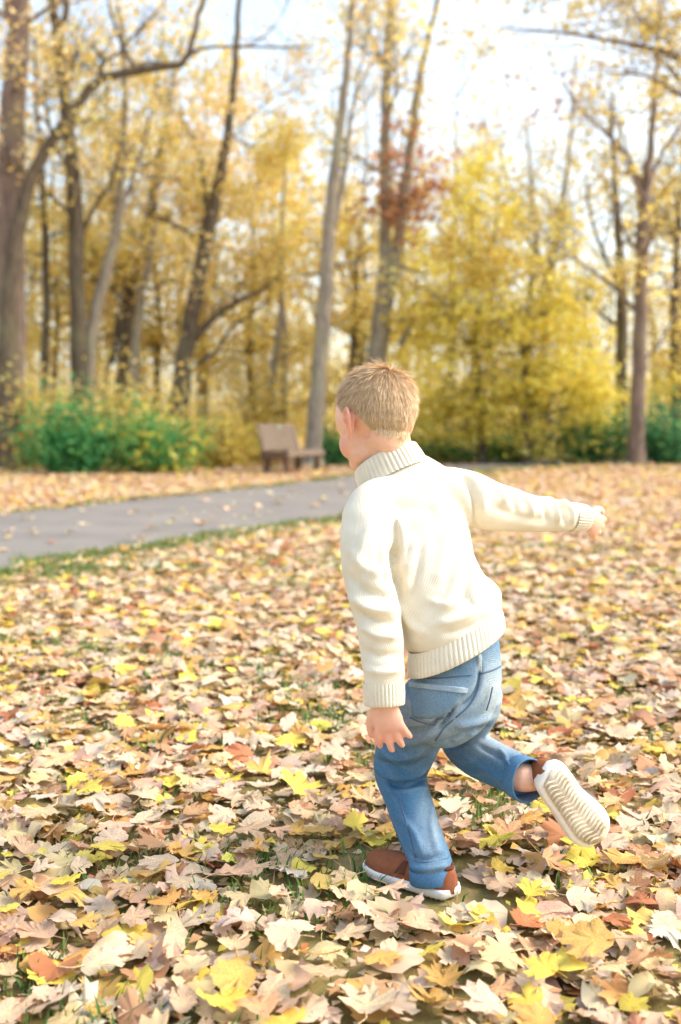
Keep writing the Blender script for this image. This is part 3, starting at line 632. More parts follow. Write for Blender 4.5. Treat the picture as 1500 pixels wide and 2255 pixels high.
# far woodland that reads as one mass: thin stems and leaf clouds
A = Acc(); Lf = Acc()
for i in range(135):
    px = rng.uniform(-900, 2400) if i < 105 else (rng.uniform(-3200, -600) if i % 2 else rng.uniform(2100, 4700)); Y = rng.uniform(26, 46); b = P(px, 938, Y); b[2] = 0; hgt = rng.uniform(7, 13) * (1 if px < 1000 else .75)
    lean = rng.normal(0, .07, 2); pts = [b + np.array([lean[0] * z + rng.normal(0, .06), lean[1] * z, z]) for z in np.linspace(0, hgt, 8)]
    A.add(*tube(catmull(pts, 3), np.linspace(rng.uniform(.08, .2), .015, 22), 7, False))
    tips = []
    for _ in range(9): branch(A, pts[int(rng.integers(2, 8))], np.array([rng.normal(), rng.normal(), .6]), rng.uniform(1, 2.6), .03, 1, tips)
    pal = [YE, GO, OL, YE][int(rng.integers(0, 4))] if px < 1000 else [YG, OL, YE][int(rng.integers(0, 3))]
    tp = np.array(tips); n_ = int(len(tp) * (1.1 if px < 1000 else .6)); leaves(Lf, tp[rng.integers(0, len(tp), n_)] + rng.normal(0, .3, (n_, 3)), .16, pal)
    n_ = 380; c = b + np.stack([rng.normal(0, 1.6, n_), rng.normal(0, 1.2, n_), np.abs(rng.normal(0, 1.5, n_)) + .1], 1); leaves(Lf, c, .17, [YE, YE, YG, OL, YE][int(rng.integers(0, 5))])
wood = thing('woodland', 'far autumn woodland of thin stems and yellow leaves', 'woodland', (0, 36, 0)); stuff(wood)
stuff(A.obj('stems', M['bark_grey'], wood)); stuff(Lf.obj('foliage', M['leaf'], wood))

# ------------------------------------------------------------------ bench: chunky timber slats, facing right and towards the camera
bl = G(574, 1044); bl = np.array([bl[0], bl[1], 0])
a = math.radians(62); ux = np.array([math.cos(a), math.sin(a), 0]); uy = np.array([math.sin(a), -math.cos(a), 0]); uz = np.array([0, 0, 1.])
bench = thing('park_bench', 'brown timber slatted bench facing the asphalt path', 'bench', tuple(bl))
BM = np.stack([ux, uy, uz], 1)
bench.rotation_euler = (0, 0, a - math.pi / 2 + math.pi / 2)
def bpart(name, c, s, mat, parent=bench, tilt=0.0, bev=.008):
    ct, st = math.cos(tilt), math.sin(tilt); R = np.array([[1, 0, 0], [0, ct, -st], [0, st, ct]])
    V, F = box((0, 0, 0), s, R, bev); V = V * np.array([1, -1, 1]); c = np.array([c[0], -c[1], c[2]])
    o = link(name, mesh(name, V, F, mat, False), parent); o.location = c; return o
LB = 1.28
for i in range(5): bpart('seat_slat', (LB / 2, .10 + i * .104, .405 - .006 * (4 - i)), (LB, .096, .042), M['wood'])
for i in range(5): bpart('back_slat', (LB / 2, .045 - i * .026, .47 + i * .094), (LB, .038, .086), M['wood'], tilt=.27)
for x in (.09, LB - .09):
    bpart('leg', (x, .50, .19), (.1, .09, .36), M['wood_dark']); bpart('leg', (x, .08, .19), (.1, .09, .36), M['wood_dark'])
    bpart('seat_rail', (x, .29, .34), (.08, .33, .07), M['wood_dark']); bpart('back_post', (x, -.005, .62), (.07, .05, .52), M['wood_dark'], tilt=.27)
bpart('front_rail', (LB / 2, .575, .365), (LB, .036, .1), M['wood']); bpart('end_board', (-.022, .31, .345), (.038, .56, .13), M['wood_dark'])
bpart('end_board', (LB + .022, .31, .345), (.038, .56, .13), M['wood_dark'])
bpart('plaque', (LB * .55, -.036, .846), (.12, .006, .05), M['plaque'], tilt=.27, bev=.001)

# ================================================================== the running child
foot0 = G(905, 1960)
boy = thing('person', 'child running away in cream knit sweater and blue jeans', 'person', (float(foot0[0]), float(foot0[1]), 0.0))
def PT(lst, n=5):                                    # (px, py, Y, r_px) -> smooth centre line and radii in metres
    c = np.array([np.append(P(p[0], p[1], p[2]), p[3] * p[2] / FPX) for p in lst]); c = catmull(c, n); return c[:, :3], c[:, 3]
def limb(lst, n=20, k=1.0, flat=None, sub=5):
    c, r = PT(lst, sub); return tube(c, r * k, n, True, flat)
def ell_loft(rows, n=40, sub=4, k=1.0, sq=2.0):
    # rows: centre (px,py,Y), half width, half depth, width axis, depth axis
    flat_ = []
    for (px, py, Y), w, d, wa in rows: flat_.append(np.concatenate([P(px, py, Y), [w, d], unit(np.array(wa, float))]))
    f = catmull(flat_, sub); C = f[:, :3]; T = np.gradient(C, axis=0); T /= np.linalg.norm(T, axis=1)[:, None]
    th = np.arange(n) / n * 2 * math.pi; R = []
    ca = np.sign(np.cos(th)) * np.abs(np.cos(th)) ** (2 / sq); sa = np.sign(np.sin(th)) * np.abs(np.sin(th)) ** (2 / sq)
    for i in range(len(f)):
        wa = unit(f[i, 5:8]); da = unit(np.cross(wa, T[i])); R.append(C[i] + k * (f[i, 3] * ca[:, None] * wa + f[i, 4] * sa[:, None] * da))
    return loft(R)
WA = (.82, .50, .22); WH = (.79, .44, .39)
# ---- sweater: torso and sleeves grown into one cloth surface
TORSO = [((1003, 1396, 1.866), .088, .072, WH), ((999, 1368, 1.870), .108, .088, WH), ((970, 1325, 1.882), .1, .083, WH), ((946, 1270, 1.90), .099, .081, WA),
         ((926, 1200, 1.925), .104, .082, WA), ((912, 1140, 1.945), .109, .08, WA), ((900, 1090, 1.962), .104, .072, WA), ((886, 1050, 1.975), .078, .058, WA), ((872, 1025, 1.985), .052, .048, WA)]
LARM = [(862, 1085, 1.93, 46), (818, 1120, 1.89, 56), (808, 1180, 1.852, 59), (810, 1240, 1.83, 60), (818, 1300, 1.81, 56), (832, 1360, 1.80, 52), (840, 1420, 1.79, 50), (845, 1480, 1.78, 47), (846, 1535, 1.775, 44)]
RARM = [(945, 1085, 1.95, 52), (1000, 1090, 1.97, 62), (1050, 1105, 1.99, 60), (1100, 1118, 2.01, 52), (1150, 1128, 2.03, 45), (1200, 1134, 2.06, 39), (1245, 1137, 2.085, 33), (1276, 1138, 2.10, 28)]
V, F = remesh([ell_loft(TORSO, sq=2.25), limb(LARM), limb(RARM)], .0045, 9)
S_ = [([(1010, 1030), (1035, 1070), (1046, 1120), (1046, 1165)], 7, -.006), ([(1035, 1040), (1060, 1080), (1066, 1130)], 10, .004),
      ([(868, 1200), (869, 1250), (872, 1300)], 7, -.012), ([(860, 1135), (885, 1165), (890, 1220), (888, 1270)], 12, .007), ([(915, 1180), (905, 1240), (892, 1310)], 10, .005), ([(930, 1190), (920, 1260), (905, 1330)], 9, -.004),
      ([(985, 1160), (975, 1230), (960, 1290)], 16, .004), ([(1010, 1200), (1005, 1260), (990, 1320), (960, 1350)], 12, .004), ([(1030, 1220), (1028, 1290), (1015, 1340)], 10, -.004),
      ([(1060, 1330), (1020, 1360), (960, 1375)], 10, .005), ([(1080, 1355), (1030, 1385), (970, 1398)], 9, -.004), ([(940, 1320), (985, 1335), (1040, 1320)], 8, .003), ([(880, 1330), (900, 1370), (940, 1400)], 10, .004), ([(1040, 1260), (1030, 1310), (1050, 1345)], 7, -.004),
      ([(1070, 1062), (1105, 1085), (1115, 1115)], 8, .004), ([(1100, 1070), (1130, 1095), (1138, 1130)], 7, -.0045), ([(1130, 1075), (1165, 1105), (1175, 1140)], 7, .004), ([(1165, 1085), (1200, 1115), (1207, 1150)], 6, -.005), ([(1185, 1085), (1220, 1112), (1230, 1155)], 6, .006), ([(1212, 1092), (1238, 1118), (1246, 1158)], 5, -.006), ([(1230, 1096), (1258, 1124), (1262, 1155)], 5, .005),
      ([(1080, 1110), (1150, 1140), (1220, 1150)], 12, -.003),
      ([(765, 1200), (800, 1250), (860, 1262)], 14, .004), ([(760, 1260), (800, 1300), (865, 1318)], 12, -.005), ([(770, 1310), (815, 1340), (872, 1345)], 12, .006), ([(785, 1345), (825, 1368), (878, 1372)], 9, -.006), ([(790, 1375), (830, 1400), (880, 1402)], 10, .005), ([(795, 1430), (835, 1445), (885, 1440)], 10, -.004), ([(800, 1470), (835, 1480), (885, 1475)], 9, .004), ([(820, 1150), (800, 1200), (790, 1260)], 14, .004), ([(840, 1170), (835, 1230), (850, 1290)], 9, -.004),
      ([(850, 1090), (885, 1120), (960, 1125)], 16, -.002), ([(930, 1040), (960, 1090), (975, 1150)], 18, .003)]
V = sculpt(V, F, [(a_, w_ * .85, h_ * 1.7) for a_, w_, h_ in S_])
Nn = normals(V, F); lump = np.sin(V[:, 0] * 61 + 2 * np.sin(V[:, 2] * 37)) * np.sin(V[:, 2] * 53 + V[:, 1] * 45) * .0012; V = V + Nn * lump[:, None]
sweater = obj('sweater', V, F, M['knit'], boy)
sweater['label'] = 'cream knitted pullover with ribbed collar, cuffs and hem'
def rib_band(name, rings, ribs, amp, parent, mat, thick=.006, per=8, tag_=None):
    # rings: list of (centre, a-vector, b-vector); ribs run along the band; the band folds inside at its last ring
    n_ = ribs * per; th = np.arange(n_) / n_ * 2 * math.pi; mod = np.abs(np.cos(th * ribs / 2)) ** .8; R = []
    for (c, av, bv, f) in rings:
        la, lb = np.linalg.norm(av), np.linalg.norm(bv); ra = (la + amp * mod * f) / la; R.append(c + (np.cos(th) * ra)[:, None] * av + (np.sin(th) * ra)[:, None] * bv)
    return obj(name, *loft(R, False), mat, parent)
def band_rings(c0, c1, a0, b0, a1, b1, thick=.006, steps=6, ax=None):
    out = []; ax = unit(c1 - c0) if ax is None else ax
    for t in np.linspace(0, 1, steps): out.append((c0 + (c1 - c0) * t, a0 + (a1 - a0) * t, b0 + (b1 - b0) * t, .4 + .6 * math.sin(math.pi * min(max(t, .12), .9))))
    sh = lambda v, d: v * (1 - d / np.linalg.norm(v))
    out.append((c1 + ax * thick * .35, sh(a1, thick * .4), sh(b1, thick * .4), .4)); out.append((c1, sh(a1, thick), sh(b1, thick), .3)); out.append((c1 - (c1 - c0) * .8, sh(a1, thick * 1.15), sh(b1, thick * 1.15), .2))
    return out
# hem
c1 = P(1006, 1432, 1.86); c0 = P(1001, 1382, 1.867); sdir = unit(c1 - c0); wa = unit(np.array(WH)); da = unit(np.cross(wa, sdir))
rib_band('hem_band', band_rings(c0, c1, wa * .1, da * .084, wa * .106, da * .09), 66, .003, sweater, M['knit'])
# cuffs
def limb_band(name, lst, r0, r1, ribs, amp, parent, mat, flat=1.0, thick=.005):
    p0, p1 = P(*lst[0]), P(*lst[1]); d = unit(p1 - p0); u = unit(np.cross(d, np.array([0.2, 1, .1]))); v = np.cross(d, u)
    return rib_band(name, band_rings(p0, p1, u * r0, v * r0 * flat, u * r1, v * r1 * flat, thick), ribs, amp, parent, mat)
limb_band('cuff', [(845, 1502, 1.779), (847, 1551, 1.773)], .0372, .036, 34, .0022, sweater, M['knit'])
limb_band('cuff', [(1256, 1138, 2.09), (1288, 1141, 2.108)], .0295, .027, 30, .0025, sweater, M['knit'])
# collar: mock neck, dropped towards the throat at the left
c0 = P(870, 1056, 1.972); c1 = P(849, 1010, 1.985)
ca_ = unit(P(905, 985, 1.99) - P(778, 1052, 2.0)); cd = unit(np.cross(ca_, unit(c1 - c0)))
rib_band('collar', band_rings(c0, c1, ca_ * .073, cd * .066, ca_ * .067, cd * .064, .007, 7), 46, .0035, sweater, M['knit'])

# ---- jeans
PELV = [((1004, 1390, 1.869), .06, .05, WH), ((1005, 1424, 1.867), .084, .071, WH), ((1003, 1470, 1.862), .0935, .079, WH), ((1001, 1520, 1.858), .0955, .083, WH), ((994, 1556, 1.862), .088, .077, WH), ((988, 1582, 1.875), .074, .062, WH), ((986, 1600, 1.89), .045, .045, WH)]
LLEG = [(948, 1530, 1.85, 62), (930, 1575, 1.875, 70), (905, 1625, 1.93, 69), (888, 1668, 1.985, 66), (882, 1700, 2.0, 60), (894, 1745, 1.96, 54), (912, 1800, 1.895, 52), (930, 1850, 1.83, 50), (944, 1885, 1.785, 49), (950, 1908, 1.771, 50), (953, 1926, 1.769, 50)]
RLEG = [(1058, 1520, 1.90, 52), (1048, 1556, 1.93, 55), (1030, 1592, 1.985, 51), (1016, 1622, 2.02, 49), (1024, 1642, 2.0, 48), (1050, 1662, 1.965, 50), (1085, 1680, 1.925, 49), (1120, 1697, 1.885, 48), (1150, 1712, 1.85, 46)]
V, F = remesh([ell_loft(PELV, sq=2.2), limb(LLEG), limb(RLEG)], .0042, 7)
S_ = [([(826, 1672), (860, 1690), (905, 1690), (945, 1668)], 7, -.006), ([(828, 1690), (865, 1708), (910, 1705), (945, 1690)], 7, .0055), ([(835, 1715), (880, 1728), (925, 1718), (948, 1705)], 7, -.005), ([(850, 1740), (890, 1748), (945, 1735)], 8, .004), ([(835, 1650), (880, 1668), (935, 1650)], 8, .005),
      ([(900, 1880), (935, 1892), (980, 1880)], 7, -.004), ([(898, 1905), (935, 1915), (985, 1905)], 7, .004), ([(870, 1790), (910, 1830), (930, 1880)], 9, .003), ([(955, 1760), (950, 1820), (965, 1880)], 8, .003),
      ([(1000, 1555), (985, 1585), (965, 1610)], 6, -.008), ([(1058, 1455), (1056, 1500), (1040, 1535), (1005, 1565)], 5, -.004),
      ([(890, 1610), (935, 1605), (980, 1575)], 7, -.0045), ([(870, 1635), (920, 1632), (962, 1612)], 8, .004), ([(980, 1636), (1030, 1618), (1080, 1600)], 6, -.009), ([(1000, 1600), (1050, 1590), (1090, 1575)], 9, .004), ([(985, 1640), (1010, 1640), (1040, 1620)], 6, -.004), ([(1010, 1660), (1060, 1690), (1120, 1725)], 7, .003), ([(1050, 1640), (1100, 1665), (1150, 1680)], 7, -.003), ([(1100, 1650), (1125, 1690), (1120, 1735)], 7, .0035)]
V = sculpt(V, F, [(a_, w_ * .8, h_ * 2.1) for a_, w_, h_ in S_])
q, _ = proj(V); nz = np.sin(V[:, 0] * 90) * np.sin(V[:, 2] * 70 + 2 * np.sin(V[:, 1] * 50))
wear_highlight = np.exp(-(((q[:, 0] - 955) / 75) ** 2 + ((q[:, 1] - 1560) / 75) ** 2)) + .9 * np.exp(-(((q[:, 0] - 1090) / 40) ** 2 + ((q[:, 1] - 1520) / 80) ** 2)) + .6 * np.exp(-(((q[:, 0] - 1080) / 70) ** 2 + ((q[:, 1] - 1640) / 30) ** 2)) + .45 * np.exp(-(((q[:, 0] - 950) / 30) ** 2 + ((q[:, 1] - 1830) / 90) ** 2))  # faded seat and thighs; the lower-leg term is a side-light highlight painted in
wear_highlight = np.clip(wear_highlight * .95 + .03 * nz + .1 * np.clip(np.sin(V[:, 2] * 160 + 3 * np.sin(V[:, 0] * 60)), 0, 1) ** 2, 0, 1)[:, None]
jc = lin((78, 118, 150)) * (1 - wear_highlight) + lin((168, 180, 186)) * wear_highlight
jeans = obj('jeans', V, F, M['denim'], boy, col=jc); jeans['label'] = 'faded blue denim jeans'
tri = [tuple(f) for ff in F for f in ff]; jb = BVHTree.FromPolygons([tuple(v) for v in V], tri)
def cast(bv, px, py):
    d = Vector(ray(px, py)).normalized(); h_ = bv.ray_cast(Vector((0, 0, H)), d); return (np.array(h_[0]), np.array(h_[1])) if h_[0] is not None else (None, None)
def seam(name, pts, r, mat, parent, off=.0008, bv=None, sub=6, dash=False, col=None):
    bv = bv or jb; pp = catmull(pts, sub); out = []
    for x, y in pp:
        p_, n_ = cast(bv, x, y)
        if p_ is not None:
            if n_.dot(ray(x, y)) > 0: n_ = -n_
            out.append(p_ + n_ * off)
    if len(out) > 2: return obj(name, *tube(np.array(out), r, 6), mat, parent, col=None if col is None else np.broadcast_to(col, (len(out) * 6 + 2, 3)))
def patch(name, corners, mat, parent, off=.0055, n_=14, col=None, sag=0.0):
    a_, b_, c_, d_ = [np.array(c, float) for c in corners]; Pt = np.zeros((n_, n_, 3)); okk = True
    for i in range(n_):
        for j in range(n_):
            u, v = i / (n_ - 1), j / (n_ - 1); q_ = (a_ * (1 - u) + b_ * u) * (1 - v) + (d_ * (1 - u) + c_ * u) * v; q_ = q_ + np.array([0, sag * (1 - abs(2 * u - 1)) * v])
            p_, nn_ = cast(jb, *q_)
            if p_ is None: return None
            if nn_.dot(ray(*q_)) > 0: nn_ = -nn_
            e = min(i, j, n_ - 1 - i, n_ - 1 - j); Pt[i, j] = p_ + nn_ * (off if e > 0 else -.001)
    idx = np.arange(n_ * n_).reshape(n_, n_); Fq = np.stack([idx[:-1, :-1], idx[1:, :-1], idx[1:, 1:], idx[:-1, 1:]], -1).reshape(-1, 4)
    return obj(name, Pt.reshape(-1, 3), Fq, mat, parent, col=None if col is None else np.broadcast_to(col, (n_ * n_, 3)))
DC = lin((118, 146, 168)); DL = lin((172, 186, 194)); DD = lin((70, 98, 128))
pk = patch('back_pocket', [(900, 1506), (1028, 1520), (1002, 1560), (905, 1582)], M['denim'], jeans, col=DC, sag=14)
patch('back_pocket', [(1078, 1508), (1106, 1494), (1092, 1545), (1066, 1566)], M['denim'], jeans, col=DL)
patch('pocket_hem', [(899, 1500), (1034, 1515), (1030, 1529), (900, 1514)], M['denim'], jeans, .0085, 10, lin((150, 170, 184)))
patch('pocket_hem', [(1077, 1502), (1108, 1488), (1106, 1500), (1076, 1514)], M['denim'], jeans, .0085, 8, DL)
for nm, pts in (('pocket_stitching', [(906, 1578), (930, 1588), (955, 1590), (980, 1578), (998, 1560)]), ('yoke_seam', [(905, 1488), (960, 1494), (1052, 1484)]), ('yoke_seam', [(1058, 1484), (1090, 1474), (1110, 1462)]),
                ('pocket_stitching', [(1080, 1512), (1074, 1540), (1067, 1562)]), ('centre_seam', [(1056, 1452), (1058, 1488), (1051, 1524), (1032, 1555), (1004, 1580)]), ('inseam', [(1000, 1584), (978, 1604), (960, 1630)]), ('inseam', [(880, 1760), (900, 1830), (915, 1890)])):
    seam(nm, pts, .0015, M['stitch'], jeans, .0055 if 'pocket' in nm else .0006)
patch('belt_loop', [(1050, 1440), (1062, 1438), (1062, 1482), (1051, 1484)], M['denim'], jeans, .004, 6, DL)
def trouser_cuff(lst, r0, r1):
    p0, p1 = P(*lst[0]), P(*lst[1]); d = unit(p1 - p0); u = unit(np.cross(d, np.array([0.2, 1, .1]))); v = np.cross(d, u); th = np.arange(36) / 36 * 2 * math.pi; R = []
    for c, r in ((p0, r0), (p0 + (p1 - p0) * .15, r0 + .0015), (p0 + (p1 - p0) * .5, (r0 + r1) / 2 + .001), (p1, r1 + .001), (p1 + d * .002, r1 - .001), (p1, r1 - .003), (p0 - d * .02, r0 - .006)):
        R.append(c + r * (1 + .03 * np.sin(3 * th + 1))[:, None] * (np.cos(th)[:, None] * u + np.sin(th)[:, None] * v))
    V, F = loft(R, False); o = obj('trouser_cuff', V, F, M['denim'], jeans, col=np.vstack([np.broadcast_to(lin((84, 124, 160)), (36 * 5, 3)), np.broadcast_to(lin((96, 110, 130)), (72, 3))])); return o
trouser_cuff([(950, 1908, 1.771), (953, 1938, 1.768)], .0412, .0425)
trouser_cuff([(1143, 1709, 1.858), (1166, 1719, 1.83)], .041, .042)

# ---- shoes
def shoe(Mx, label):
    """Mx: 4x4 from shoe space (x right, y to the toe, z up, origin under the heel)"""
    L = .205; t = np.linspace(0, 1, 22); hw = np.interp(t, [0, .03, .1, .25, .42, .6, .75, .88, .96, 1], [.010, .022, .029, .031, .0305, .036, .039, .034, .021, .006]) ; cx = np.interp(t, [0, .4, .75, 1], [0, -.002, .003, .008])
    def outline(k=1.0, grow=0.0):
        y = t * (L + 2 * grow) - grow; r_ = np.stack([cx + (hw + grow) * k, y], 1); l_ = np.stack([cx - (hw + grow) * k, y], 1)[::-1]; return np.vstack([r_, l_[1:-1]])
    def place(V): V = np.asarray(V); return V @ np.array(Mx)[:3, :3].T + np.array(Mx)[:3, 3]
    tw = t * L; R = []
    hz = np.interp(t, [0, .05, .15, .3, .42, .55, .7, .85, .95, 1], [.044, .053, .056, .055, .053, .05, .047, .042, .034, .016])
    for i in range(len(t)):
        if i in (0,): pass
        th = np.linspace(0, 2 * math.pi, 28, endpoint=False); sx = np.sign(np.cos(th)) * np.abs(np.cos(th)) ** .8; sz = np.sin(th); w_ = hw[i] * .97
        z = np.where(sz > 0, .012 + (hz[i] - .012) * np.abs(sz) ** .75, .012 + .006 * sz); nar = np.where(sz > 0, 1 - .32 * np.clip(sz, 0, 1) ** 2, 1)
        R.append(np.stack([cx[i] + w_ * sx * nar, np.full(28, tw[i] * .985 + .0015), z], 1))
    up = obj('shoe', place(loft(R)[0]), loft(R)[1], M['shoe_suede'], boy); up['label'] = label
    S = []
    for z, g_ in ((0, -.003), (.0012, 0), (.004, .0022), (.012, .0026), (.0165, .002), (.018, .0)): o_ = outline(1, g_); S.append(np.column_stack([o_, np.full(len(o_), z + .006 * max(0, 0))]))
    V, F = loft(S); so_ = obj('sole', place(V), F, M['sole_white'], up)
    # outsole: slightly proud rubber with cross ribs
    o_ = outline(.9, -.004); V, F = loft([np.column_stack([o_, np.full(len(o_), z)]) for z in (.001, -.0022)]); obj('outsole', place(V), F, M['sole_rubber'], up)
    for i in range(17):
        y = .02 + i * .0102; k_ = np.interp(y / L, t, hw) * .78; x0 = np.interp(y / L, t, cx)
        c = [[x0 + k_ * s_, y + .004 * math.cos(s_ * 4.5), -.0026] for s_ in np.linspace(-1, 1, 9)]; obj('tread_rib', place(tube(c, .0019, 6)[0]), tube(c, .0019, 6)[1], M['sole_rubber'], up)
    th = np.linspace(0, 2 * math.pi, 26, endpoint=False)     # padded topline round the opening
    c = np.stack([.0235 * np.cos(th), .054 + .044 * np.sin(th), .0525 - .009 * np.clip(np.sin(th), 0, 1) ** 2], 1); c = np.vstack([c, c[:1]])
    V, F = tube(c, .004, 8, False); obj('topline', place(V), F, M['shoe_elastic'], up)
    for s_ in (-1, 1):                                        # elastic gores either side of the vamp
        g_ = []
        for u in np.linspace(0, 1, 6):
            for v in np.linspace(0, 1, 5):
                y = .092 + .022 * u * (1 - .5 * v); i_ = y / L; w_ = np.interp(i_, t, hw) * .97; hh = np.interp(i_, t, hz); sz = .25 + .6 * v; ang = math.asin(sz)
                g_.append([np.interp(i_, t, cx) + s_ * (w_ * abs(math.cos(ang)) ** .8 * (1 - .32 * sz * sz) + .0012), y, .012 + (hh - .012) * sz ** .75 + .0008])
        g_ = np.array(g_); idx = np.arange(30).reshape(6, 5); obj('elastic_gore', place(g_), np.stack([idx[:-1, :-1], idx[1:, :-1], idx[1:, 1:], idx[:-1, 1:]], -1).reshape(-1, 4), M['shoe_elastic'], up)
    return up, place
def frame(o, fwd, upv):
    f = unit(np.array(fwd, float)); u = np.array(upv, float); u = unit(u - f * u.dot(f)); x = np.cross(f, u)
    Mx = np.eye(4); Mx[:3, 0] = x; Mx[:3, 1] = f; Mx[:3, 2] = u; Mx[:3, 3] = o; return Mx
heel = G(990, 1978); toe = G(800, 1916); heel[2] = toe[2] = .006
fd = unit(toe - heel); heel = toe - fd * .207
M1 = frame(heel, fd, (0, 0, 1)); shoe(M1, 'brown slip on shoe planted on the leaves')
h2 = P(1207, 1697, 1.80); t2 = P(1338, 1880, 1.885); M2 = frame(h2, t2 - h2, (-.48, .80, .26)); M2[:3, :3] *= 1.1; shoe(M2, 'brown slip on shoe kicked back showing its pale sole')
heel_px = 0
an1 = M1[:3, 3] + M1[:3, :3] @ np.array([0, .048, .05]); an2 = M2[:3, 3] + M2[:3, :3] @ np.array([0, .048, .05])
s2 = M2[:3, 3] + M2[:3, :3] @ np.array([0, .05, .066])
sk = obj('sock', *tube(catmull([M2[:3, 3] + M2[:3, :3] @ np.array([0, .052, .03]), s2, s2 + (P(1143, 1709, 1.858) - s2) * .28], 6), [.027] * 7 + [.0265] * 5 + [.026], 18), M['sock'], boy)

# ---- body: head, neck, limbs and hands as one continuous skin
yaw, pit, rol = math.radians(41), math.radians(15), math.radians(-4)
hf = np.array([-math.sin(yaw) * math.cos(pit), math.cos(yaw) * math.cos(pit), -math.sin(pit)]); hr = unit(np.cross(hf, [0, 0, 1])); hu = np.cross(hr, hf)
hr, hu = hr * math.cos(rol) + hu * math.sin(rol), hu * math.cos(rol) - hr * math.sin(rol)
HM = np.stack([hr, hf, hu], 1); HC = P(822, 922, 1.985); HS = .92
def hd(v): return np.asarray(v, float) * HS @ HM.T + HC
def hell(c, rad, **k):
    V, F = ellipsoid(c, rad, **k); return hd(V), F
def htube(pts, r, n_=10):
    V, F = tube(catmull(pts, 4), np.interp(np.linspace(0, 1, (len(pts) - 1) * 4 + 1), np.linspace(0, 1, len(np.atleast_1d(r))), np.atleast_1d(r)), n_); return hd(V), F
parts = [hell((0, -.014, .022), (.0735, .091, .083)), hell((0, .012, .012), (.070, .082, .078)), hell((0, .026, -.032), (.057, .056, .074)), hell((0, .05, -.085), (.031, .03, .025)), hell((0, .02, -.07), (.05, .05, .035)),
         hell((.03, .044, -.048), (.028, .03, .034)), hell((-.03, .044, -.048), (.028, .03, .034)), hell((0, .062, .012), (.046, .024, .022)), hell((0, .089, -.038), (.012, .014, .011)), htube([(0, .078, 0), (0, .084, -.02), (0, .09, -.036)], [.007, .008, .010]),
         hell((0, .079, -.068), (.019, .009, .006)), hell((0, .077, -.077), (.016, .009, .006)), hell((0, -.042, -.045), (.047, .034, .05))]
for s_ in (-1, 1):                                            # ears: a thin shell with a rolled rim and lobe
    ex = .0705 * s_; e = lambda y, z, o=0.0: (ex + s_ * (.006 + o + max(0, -(y + .004)) * .55), y, z)
    parts += [htube([e(.008, -.012), e(.003, .008, .002), e(-.012, .014, .003), e(-.024, .004, .004), e(-.025, -.014, .004), e(-.016, -.034, .002), e(-.002, -.046, 0), e(.006, -.04, 0)], [.0038, .004, .0042, .0044, .0042, .0044, .005, .004]),
              htube([e(.004, -.002, -.002), e(-.010, -.012, -.002), e(-.006, -.034, -.002)], [.004, .006, .004]), hell(e(-.008, -.014, -.004), (.0035, .016, .026)), htube([e(-.012, .002, .001), e(-.015, -.012, .001), e(-.008, -.028, .001)], .0025)]
nk0 = hd((0, -.022, -.03)); nk1 = P(862, 1032, 1.985)
parts.append(tube(catmull([nk0, (nk0 + nk1) / 2 + np.array([.003, 0, 0]), nk1, P(880, 1070, 1.965)], 5), np.interp(np.linspace(0, 1, 16), [0, .5, .8, 1], [.05, .0475, .05, .06]), 24))
parts += [ell_loft(TORSO[:-1], k=.8), ell_loft(PELV, k=.82), limb(LARM[1:], k=.6), limb([(900, 1100, 1.945, 50)] + LARM[1:3], k=.6), limb(RARM, k=.62), limb(LLEG[:-2], k=.66), limb(RLEG[:-1], k=.7)]
wl_, wr_ = P(846, 1540, 1.775), P(1282, 1139, 2.105)
parts += [tube(catmull([P(836, 1900, 1.88) * 0 + P(944, 1882, 1.785), an1, an1 - np.array([0, 0, .02])], 4), .026, 16), tube(catmull([P(1120, 1697, 1.885), P(1150, 1712, 1.85), an2], 5), np.linspace(.03, .0255, 11), 16)]
for Mx in (M1, M2):                                           # feet inside the shoes
    f_ = lambda y, z: Mx[:3, 3] + Mx[:3, :3] @ np.array([0, y, z]); parts.append(tube(catmull([f_(.045, .05), f_(.06, .03), f_(.12, .022), f_(.165, .018)], 4), np.linspace(.019, .007, 13), 14))
